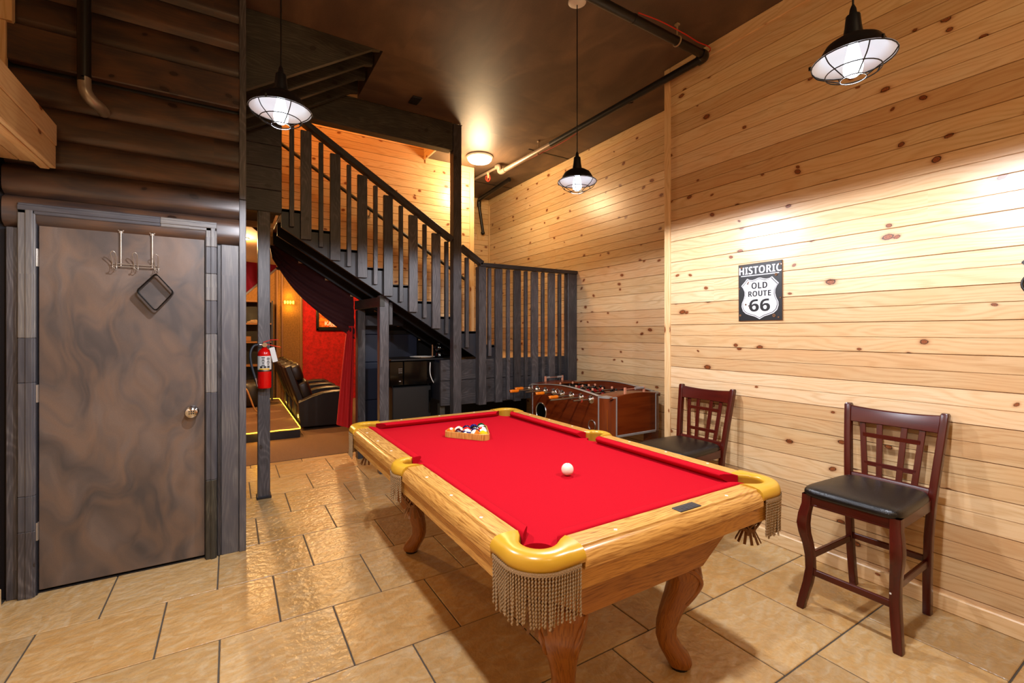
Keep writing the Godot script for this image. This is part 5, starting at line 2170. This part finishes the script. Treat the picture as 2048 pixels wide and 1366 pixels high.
	s = ST()
	cyl(s, Vector3(-0.069, 0.09, 0.02), Vector3(-0.063, 0.065, 0.02), 0.0115, 10)
	cyl(s, Vector3(-0.064, 0.066, 0.02), Vector3(-0.055, 0.02, 0.02), 0.007, 10)
	obj("nozzle", s, M["steel"], ho)
	s = ST()
	bx(s, Vector3(0.066, 0.285, 0.035), Vector3(0.042, 0.125, 0.001), 0.0, Basis(Vector3(0, 0, 1), 0.22) * Basis(Vector3.UP, 0.3))
	obj("tag", s, M["paper"], ex)


func build_pendants() -> void:
	var spots = [
		[Vector3(0.193, 2.43, -2.30), "caged pendant lamp hanging in front of the dark log wall and stair", Vector3(0.02, 0, 0.02)],
		[Vector3(1.97, 2.436, -2.38), "caged pendant lamp hanging over the far end of the pool table", Vector3(0, 0, 0)],
		[Vector3(1.932, 2.425, -0.774), "caged pendant lamp hanging close before the near pine wall", Vector3(-0.06, 0, 0.03)],
		[Vector3(0.19, 2.43, -0.75), "caged pendant lamp hanging overhead beside the camera", Vector3(0, 0, 0)]]
	var first: Node3D = null
	for q in spots:
		var p: Node3D
		if first == null:
			first = make_pendant(q[1])
			p = first
		else:
			p = copy(first, q[1])
		p.position = q[0]
	# flush light by the stair
	var fl = thing("flush_light", "round white flush ceiling light glowing beyond the tall post", "ceiling light", Vector3(2.665, CEIL, -5.12))
	var s = ST()
	lathe(s, Vector3.ZERO, [[0.0, 0.0], [0.165, 0.0], [0.168, -0.012], [0.155, -0.03], [0.15, -0.03]], 32)
	obj("rim", s, M["white_paint"], fl)
	s = ST()
	lathe(s, Vector3.ZERO, [[0.152, -0.028], [0.15, -0.045], [0.13, -0.066], [0.09, -0.078], [0.04, -0.083], [0.0, -0.084]], 32)
	obj("diffuser", s, M["flush_glow"], fl)
	omni("lamp", Vector3(0, -0.32, 0), Color(1.0, 0.86, 0.66), 1.6, 0.13, fl)
	var fl2 = copy(fl, "round white flush ceiling light behind the camera")
	fl2.position = Vector3(0.9, CEIL, 1.3)
	# lamp high in the stairwell
	var up = thing("stairwell_light", "warm globe lamp high in the pine stairwell above the stair", "lamp", Vector3(0.75, 5.29, -5.05))
	s = ST()
	lathe(s, Vector3.ZERO, [[0.0, 0.0], [0.07, 0.0], [0.06, -0.03], [0.02, -0.04]], 20)
	obj("base", s, M["nickel"], up)
	s = ST()
	ball(s, Vector3(0, -0.11, 0), Vector3(0.08, 0.08, 0.08), 12, 20)
	obj("globe", s, M["recess_glow"], up)
	omni("lamp", Vector3(0, -0.11, 0), Color(1.0, 0.66, 0.30), 3.2, 0.06, up)


func make_pendant(label: String) -> Node3D:
	var p = thing("pendant_lamp", label, "pendant lamp", Vector3.ZERO, 0.0, "caged pendant lamps")
	var drop = CEIL - 2.43
	var s = ST()
	lathe(s, Vector3(0, drop, 0), [[0.0, 0.0], [0.06, 0.0], [0.06, -0.012], [0.045, -0.022], [0.008, -0.03], [0.0, -0.03]], 24)
	obj("canopy", s, M["white_paint"], p)
	s = ST()
	cyl(s, Vector3(0, 0.17, 0), Vector3(0, drop - 0.02, 0), 0.0035, 8)
	obj("cord", s, M["black_plastic"], p)
	s = ST()
	lathe(s, Vector3.ZERO, [[0.004, 0.20], [0.010, 0.185], [0.013, 0.165], [0.022, 0.16], [0.026, 0.12], [0.032, 0.085], [0.034, 0.07], [0.0, 0.068]], 20)
	obj("socket", s, M["shade_dark"], p)
	s = ST()
	lathe(s, Vector3.ZERO, [[0.028, 0.085], [0.036, 0.078], [0.060, 0.072], [0.085, 0.056], [0.098, 0.034], [0.106, 0.016], [0.129, 0.0], [0.1305, -0.002]], 36)
	var sh = obj("shade", s, M["shade_dark"], p)
	s = ST()
	lathe(s, Vector3.ZERO, [[0.0, 0.076], [0.034, 0.074], [0.058, 0.068], [0.082, 0.053], [0.095, 0.032], [0.104, 0.013], [0.127, -0.001], [0.1305, -0.002]], 36, Basis(), -1)
	obj("lining", s, M["white_enamel"], sh)
	s = ST()
	lathe(s, Vector3.ZERO, [[0.0, 0.066], [0.014, 0.06], [0.018, 0.04], [0.026, 0.0], [0.031, -0.03], [0.028, -0.048], [0.015, -0.06], [0.0, -0.063]], 20)
	var b = obj("bulb", s, M["bulb_white"], p)
	b.cast_shadow = GeometryInstance3D.SHADOW_CASTING_SETTING_OFF
	s = ST()
	for q in [[0.128, -0.004], [0.085, -0.045], [0.04, -0.07]]:
		var ring = []
		for k in 28:
			var a = TAU * k / 28.0
			ring.append(Vector3(q[0] * cos(a), q[1], q[0] * sin(a)))
		tube(s, ring, 0.0021, 5, true)
	for k in 6:
		var a = TAU * k / 6.0 + 0.3
		var d = Vector3(cos(a), 0, sin(a))
		tube(s, smooth([d * 0.129 + Vector3(0, -0.003, 0), d * 0.112 + Vector3(0, -0.028, 0), d * 0.085 + Vector3(0, -0.045, 0), d * 0.04 + Vector3(0, -0.07, 0)], 4), 0.0021, 5)
	for k in 3:
		var a = TAU * k / 3.0
		bx(s, Vector3(0.132 * cos(a), 0.002, 0.132 * sin(a)), Vector3(0.008, 0.014, 0.008), 0.001)
	obj("cage", s, M["wire_dark"], p)
	spot("lamp", Vector3(0, -0.075, 0), Color(0.95, 0.96, 1.0), 2.9, 0.035, 89.0, p)
	return p


func build_pipes() -> void:
	var y = 3.51
	var pipe = thing("sprinkler_pipe", "black sprinkler pipe running under the ceiling and turning along the pine wall", "pipe", Vector3(3.05, y, -2.18))
	var s = ST()
	cyl(s, Vector3(0.6, y, -2.15), Vector3(3.02, y, -2.18), 0.029, 14)
	objw("run", s, M["black_pipe"], pipe)
	s = ST()
	cyl(s, Vector3(3.055, y, -2.22), Vector3(3.02, y, -4.1), 0.029, 14)
	objw("run", s, M["black_pipe"], pipe)
	s = ST()
	cyl(s, Vector3(3.02, y, -4.1), Vector3(3.0, y, -5.12), 0.029, 14)
	objw("bare_run", s, M["bare_pipe"], pipe)
	s = ST()
	tube(s, smooth([Vector3(2.99, y, -2.18), Vector3(3.03, y, -2.182), Vector3(3.053, y, -2.205), Vector3(3.056, y, -2.25)], 5), 0.036, 14)
	objw("elbow", s, M["black_pipe"], pipe)
	s = ST()
	tube(s, smooth([Vector3(3.0, y, -5.05), Vector3(3.0, y, -5.14), Vector3(2.99, y + 0.02, -5.18), Vector3(2.985, y + 0.075, -5.18), Vector3(2.98, y + 0.085, -5.24)], 5), 0.034, 12)
	cyl(s, Vector3(2.985, y + 0.08, -5.2), Vector3(2.93, y + 0.08, -5.9), 0.017, 10)
	objw("branch", s, M["bare_pipe"], pipe)
	s = ST()
	cyl(s, Vector3(2.965, y + 0.075, -5.45), Vector3(2.965, y + 0.0, -5.45), 0.018, 10)
	objw("head", s, M["chip_light"], pipe)
	s = ST()
	for k in 5:
		var a = TAU * k / 5.0
		tube(s, smooth([Vector3(2.965 + 0.028 * cos(a), y + 0.03, -5.45 + 0.028 * sin(a)), Vector3(2.965 + 0.034 * cos(a), y - 0.01, -5.45 + 0.034 * sin(a)), Vector3(2.965 + 0.01 * cos(a), y - 0.045, -5.45 + 0.01 * sin(a))], 3), 0.004, 5)
	objw("guard", s, M["wire_red"], pipe)
	for q in [Vector3(2.72, y, -2.176), Vector3(3.03, y, -4.35)]:
		s = ST()
		cyl(s, q + Vector3(0, 0.03, 0), Vector3(q.x, CEIL, q.z), 0.006, 8)
		var ring = []
		var alongx: bool = q.z > -3.0
		for k in 14:
			var a = TAU * k / 14.0
			ring.append(q + (Vector3(0, sin(a), cos(a)) if alongx else Vector3(cos(a), sin(a), 0)) * 0.033)
		tube(s, ring, 0.006, 6, true)
		bx(s, Vector3(q.x, CEIL - 0.008, q.z), Vector3(0.03, 0.016, 0.03), 0.003)
		objw("hanger", s, M["chip_light"], pipe)
	for q in [[Vector3(2.28, y, -2.17), true], [Vector3(3.05, y, -2.95), false]]:
		s = ST()
		if q[1]:
			cyl(s, q[0] - Vector3(0.008, 0, 0), q[0] + Vector3(0.008, 0, 0), 0.0315, 14)
		else:
			cyl(s, q[0] - Vector3(0, 0, 0.012), q[0] + Vector3(0, 0, 0.012), 0.0325, 14)
		objw("coupling", s, M["black_paint"], pipe)
	s = ST()
	tube(s, smooth([Vector3(2.3, y + 0.035, -2.15), Vector3(2.5, y + 0.045, -2.14), Vector3(2.72, y + 0.035, -2.13), Vector3(2.9, y + 0.04, -2.145), Vector3(3.06, y + 0.03, -2.15), Vector3(3.07, y + 0.03, -2.4), Vector3(3.06, y + 0.035, -2.9), Vector3(3.065, y + 0.02, -3.4), Vector3(3.07, y - 0.02, -3.9), Vector3(3.05, y - 0.015, -4.4), Vector3(3.03, y + 0.0, -5.0)], 6), 0.004, 6)
	tag(obj("red_wire", s, M["wire_red"]), "thin red wire strung along the black sprinkler pipe", "wire")
	var bp = thing("drain_pipe", "black drain pipe crossing the far ceiling and dropping down the alcove wall", "pipe", Vector3(3.5, CEIL, -6.6))
	s = ST()
	cyl(s, Vector3(3.36, CEIL - 0.05, -5.55), Vector3(3.45, CEIL - 0.05, -6.63), 0.032, 14)
	objw("run", s, M["black_pipe"], bp)
	s = ST()
	tube(s, smooth([Vector3(3.44, CEIL - 0.05, -6.5), Vector3(3.45, CEIL - 0.05, -6.62), Vector3(3.455, CEIL - 0.08, -6.66), Vector3(3.46, CEIL - 0.16, -6.67)], 5), 0.034, 12)
	cyl(s, Vector3(3.455, CEIL - 0.1, -6.67), Vector3(3.55, 3.07, -6.70), 0.024, 12)
	objw("drop", s, M["black_pipe"], bp)
	s = ST()
	ball(s, Vector3(3.552, 3.065, -6.71), Vector3(0.034, 0.034, 0.034), 8, 12)
	objw("joint", s, M["black_pipe"], bp)
	var lp = thing("conduit_pipe", "black vertical pipe with a grey elbow before the dark log wall", "pipe", Vector3(-0.672, 2.70, -3.34))
	s = ST()
	cyl(s, Vector3(-0.678, 2.79, -3.34), Vector3(-0.678, CEIL, -3.34), 0.030, 14)
	objw("run", s, M["black_pipe"], lp)
	s = ST()
	tube(s, smooth([Vector3(-0.678, 2.815, -3.34), Vector3(-0.677, 2.775, -3.34), Vector3(-0.670, 2.735, -3.34), Vector3(-0.650, 2.705, -3.36), Vector3(-0.63, 2.697, -3.40), Vector3(-0.62, 2.695, -3.475)], 4), 0.030, 14)
	objw("elbow", s, M["nickel"], lp)


func build_small_things() -> void:
	# road sign on the near right wall
	var sg = thing("road_sign", "black and white weathered metal road sign reading Historic Old Route 66", "sign", Vector3(XW - 0.004, 1.712, -1.813))
	var bs = Basis(Vector3(0, 0, 1), Vector3.UP, Vector3(-1, 0, 0))
	var sgn = Node3D.new()
	sg.basis = bs
	sg.rotate_object_local(Vector3(0, 0, 1), 0.004)
	sgn.free()
	var W = 0.305
	var H = 0.398
	var s = ST()
	bx(s, Vector3(0, 0, 0.002), Vector3(W + 0.006, H + 0.006, 0.003), 0.001)
	obj("rusty_edge", s, M["rust"], sg)
	s = ST()
	bx(s, Vector3(0, 0, 0.004), Vector3(W, H, 0.003), 0.001)
	obj("plate", s, M["sign_black"], sg)
	letters("HISTORIC", 0.052, M["sign_white"], sg, Vector3(0, 0.153, 0.0062), Basis(), "lettering", 0.93)
	s = ST()
	bx(s, Vector3(0, 0.118, 0.0058), Vector3(0.268, 0.006, 0.0012))
	obj("rule_line", s, M["sign_white"], sg)
	var half = [[0.0, 0.098], [0.012, 0.096], [0.03, 0.089], [0.05, 0.085], [0.07, 0.088], [0.088, 0.098], [0.105, 0.078], [0.132, 0.050], [0.118, 0.03], [0.108, 0.008], [0.107, -0.018], [0.114, -0.045], [0.128, -0.075], [0.130, -0.10], [0.120, -0.13], [0.098, -0.150], [0.065, -0.162], [0.032, -0.172], [0.0, -0.190]]
	var shield = func(k: float) -> PackedVector2Array:
		var p = PackedVector2Array()
		for q in half:
			p.append(Vector2(q[0] * k, (q[1] + 0.042) * k - 0.042))
		for i in range(half.size() - 2, 0, -1):
			p.append(Vector2(-half[i][0] * k, (half[i][1] + 0.042) * k - 0.042))
		return p
	for q in [[1.0, 0.0052, "sign_white"], [0.955, 0.0062, "ink"], [0.925, 0.0070, "sign_white"]]:
		s = ST()
		prism(s, shield.call(q[0]), Transform3D(Basis(), Vector3(0, 0, q[1])), 0.001)
		obj("shield", s, M[q[2]], sg)
	letters("OLD", 0.043, M["ink"], sg, Vector3(0, 0.043, 0.0086), Basis(), "lettering")
	letters("ROUTE", 0.038, M["ink"], sg, Vector3(0, -0.013, 0.0086), Basis(), "lettering", 1.0)
	letters("66", 0.084, M["ink"], sg, Vector3(0, -0.096, 0.0086), Basis(), "lettering", 1.22)
	s = ST()
	for q in [[-0.083, 0.062, 0.006], [-0.078, 0.072, 0.005], [-0.098, -0.085, 0.007], [-0.075, -0.095, 0.006], [-0.07, -0.108, 0.006], [0.115, 0.108, 0.010], [0.10, -0.168, 0.011], [-0.14, -0.16, 0.008], [-0.13, 0.18, 0.008], [0.14, 0.175, 0.007], [-0.145, 0.03, 0.005], [0.143, -0.05, 0.005], [0.13, -0.18, 0.006]]:
		disc(s, Vector3(q[0], q[1], 0.0083), q[2], Vector3(0, 0, 1), 9)
	obj("rust_spot", s, M["rust"], sg)
	s = ST()
	for q in [[-0.083, 0.062, 0.003], [-0.098, -0.085, 0.003], [-0.075, -0.095, 0.003], [0.115, 0.108, 0.003], [0.10, -0.168, 0.004]]:
		disc(s, Vector3(q[0], q[1], 0.0086), q[2], Vector3(0, 0, 1), 8)
	obj("bullet_hole", s, M["ink"], sg)
	# black metal ornament at the edge of the view
	s = ST()
	var ring = []
	for k in 20:
		var a = TAU * k / 20.0
		ring.append(Vector3(XW - 0.012, 1.655 + 0.05 * sin(a), -0.525 + 0.05 * cos(a)))
	tube(s, ring, 0.006, 6, true)
	for k in 2:
		bar(s, Vector3(XW - 0.012, 1.755 + 0.04, -0.535), Vector3(XW - 0.012, 1.755, -0.575 + 0.08 * k), 0.006, 0.006)
		bar(s, Vector3(XW - 0.012, 1.755 - 0.04, -0.535), Vector3(XW - 0.012, 1.755, -0.575 + 0.08 * k), 0.006, 0.006)
	bar(s, Vector3(XW - 0.012, 1.715, -0.535), Vector3(XW - 0.012, 1.705, -0.53), 0.006, 0.006)
	tag(obj("wall_ornament", s, M["black_pipe"]), "black wrought metal wall ornament at the edge beyond the road sign", "ornament")
	# over-the-door hook rack
	var z = ZD + 0.006
	var hk = thing("hook_rack", "over-the-door wire hook rack in nickel on the dark door", "hook rack", Vector3(-0.47, 1.82, z))
	s = ST()
	for x in [-0.545, -0.40]:
		s = ST()
		bx(s, Vector3(x, 2.035, z), Vector3(0.028, 0.026, 0.003), 0.001)
		bx(s, Vector3(x, 2.02, z), Vector3(0.018, 0.022, 0.003), 0.001)
		cyl(s, Vector3(x, 2.02, z + 0.002), Vector3(x, 1.815, z + 0.002), 0.004, 6)
		objw("hanger", s, M["nickel"], hk)
	s = ST()
	for y in [1.829, 1.815]:
		cyl(s, Vector3(-0.583, y, z + 0.006), Vector3(-0.363, y, z + 0.006), 0.0032, 6)
	objw("rail", s, M["nickel"], hk)
	for x in [-0.572, -0.475, -0.378]:
		s = ST()
		for d in [-0.009, 0.009]:
			tube(s, smooth([Vector3(x + d, 1.81, z + 0.008), Vector3(x + d, 1.84, z + 0.018), Vector3(x + d * 1.2, 1.88, z + 0.05), Vector3(x + d * 0.5, 1.892, z + 0.056), Vector3(x, 1.894, z + 0.057)], 4), 0.0026, 5)
			tube(s, smooth([Vector3(x + d, 1.83, z + 0.008), Vector3(x + d, 1.80, z + 0.012), Vector3(x + d * 0.8, 1.79, z + 0.03), Vector3(x + d * 0.4, 1.80, z + 0.042), Vector3(x, 1.803, z + 0.043)], 4), 0.0026, 5)
		objw("hook", s, M["nickel"], hk)
	s = ST()
	var dia = []
	for k in 4:
		var cs = [Vector2(-0.378, 1.785), Vector2(-0.288, 1.672), Vector2(-0.380, 1.552), Vector2(-0.472, 1.672)]
		var a: Vector2 = cs[k]
		var p0: Vector2 = cs[(k + 3) % 4]
		var p1: Vector2 = cs[(k + 1) % 4]
		for t in 5:
			var f = t / 4.0
			var u = a.lerp(p0, 0.13).lerp(a, f)
			var v = a.lerp(a.lerp(p1, 0.13), f)
			var q = u.lerp(v, f)
			dia.append(Vector3(q.x, q.y, z + 0.035))
	var P = []
	for k in dia.size() + 1:
		var p: Vector3 = dia[k % dia.size()]
		var inw = (Vector3(-0.38, 1.67, p.z) - p).normalized() * 0.008
		P.append([p + Vector3(0, 0, -0.022), p + Vector3(0, 0, 0.022), p + inw + Vector3(0, 0, 0.022), p + inw + Vector3(0, 0, -0.022)])
	surf(s, P, true)
	tag(obj("diamond_rack", s, M["black_plastic"]), "black diamond-shaped ball rack hanging from the hook rack", "rack")
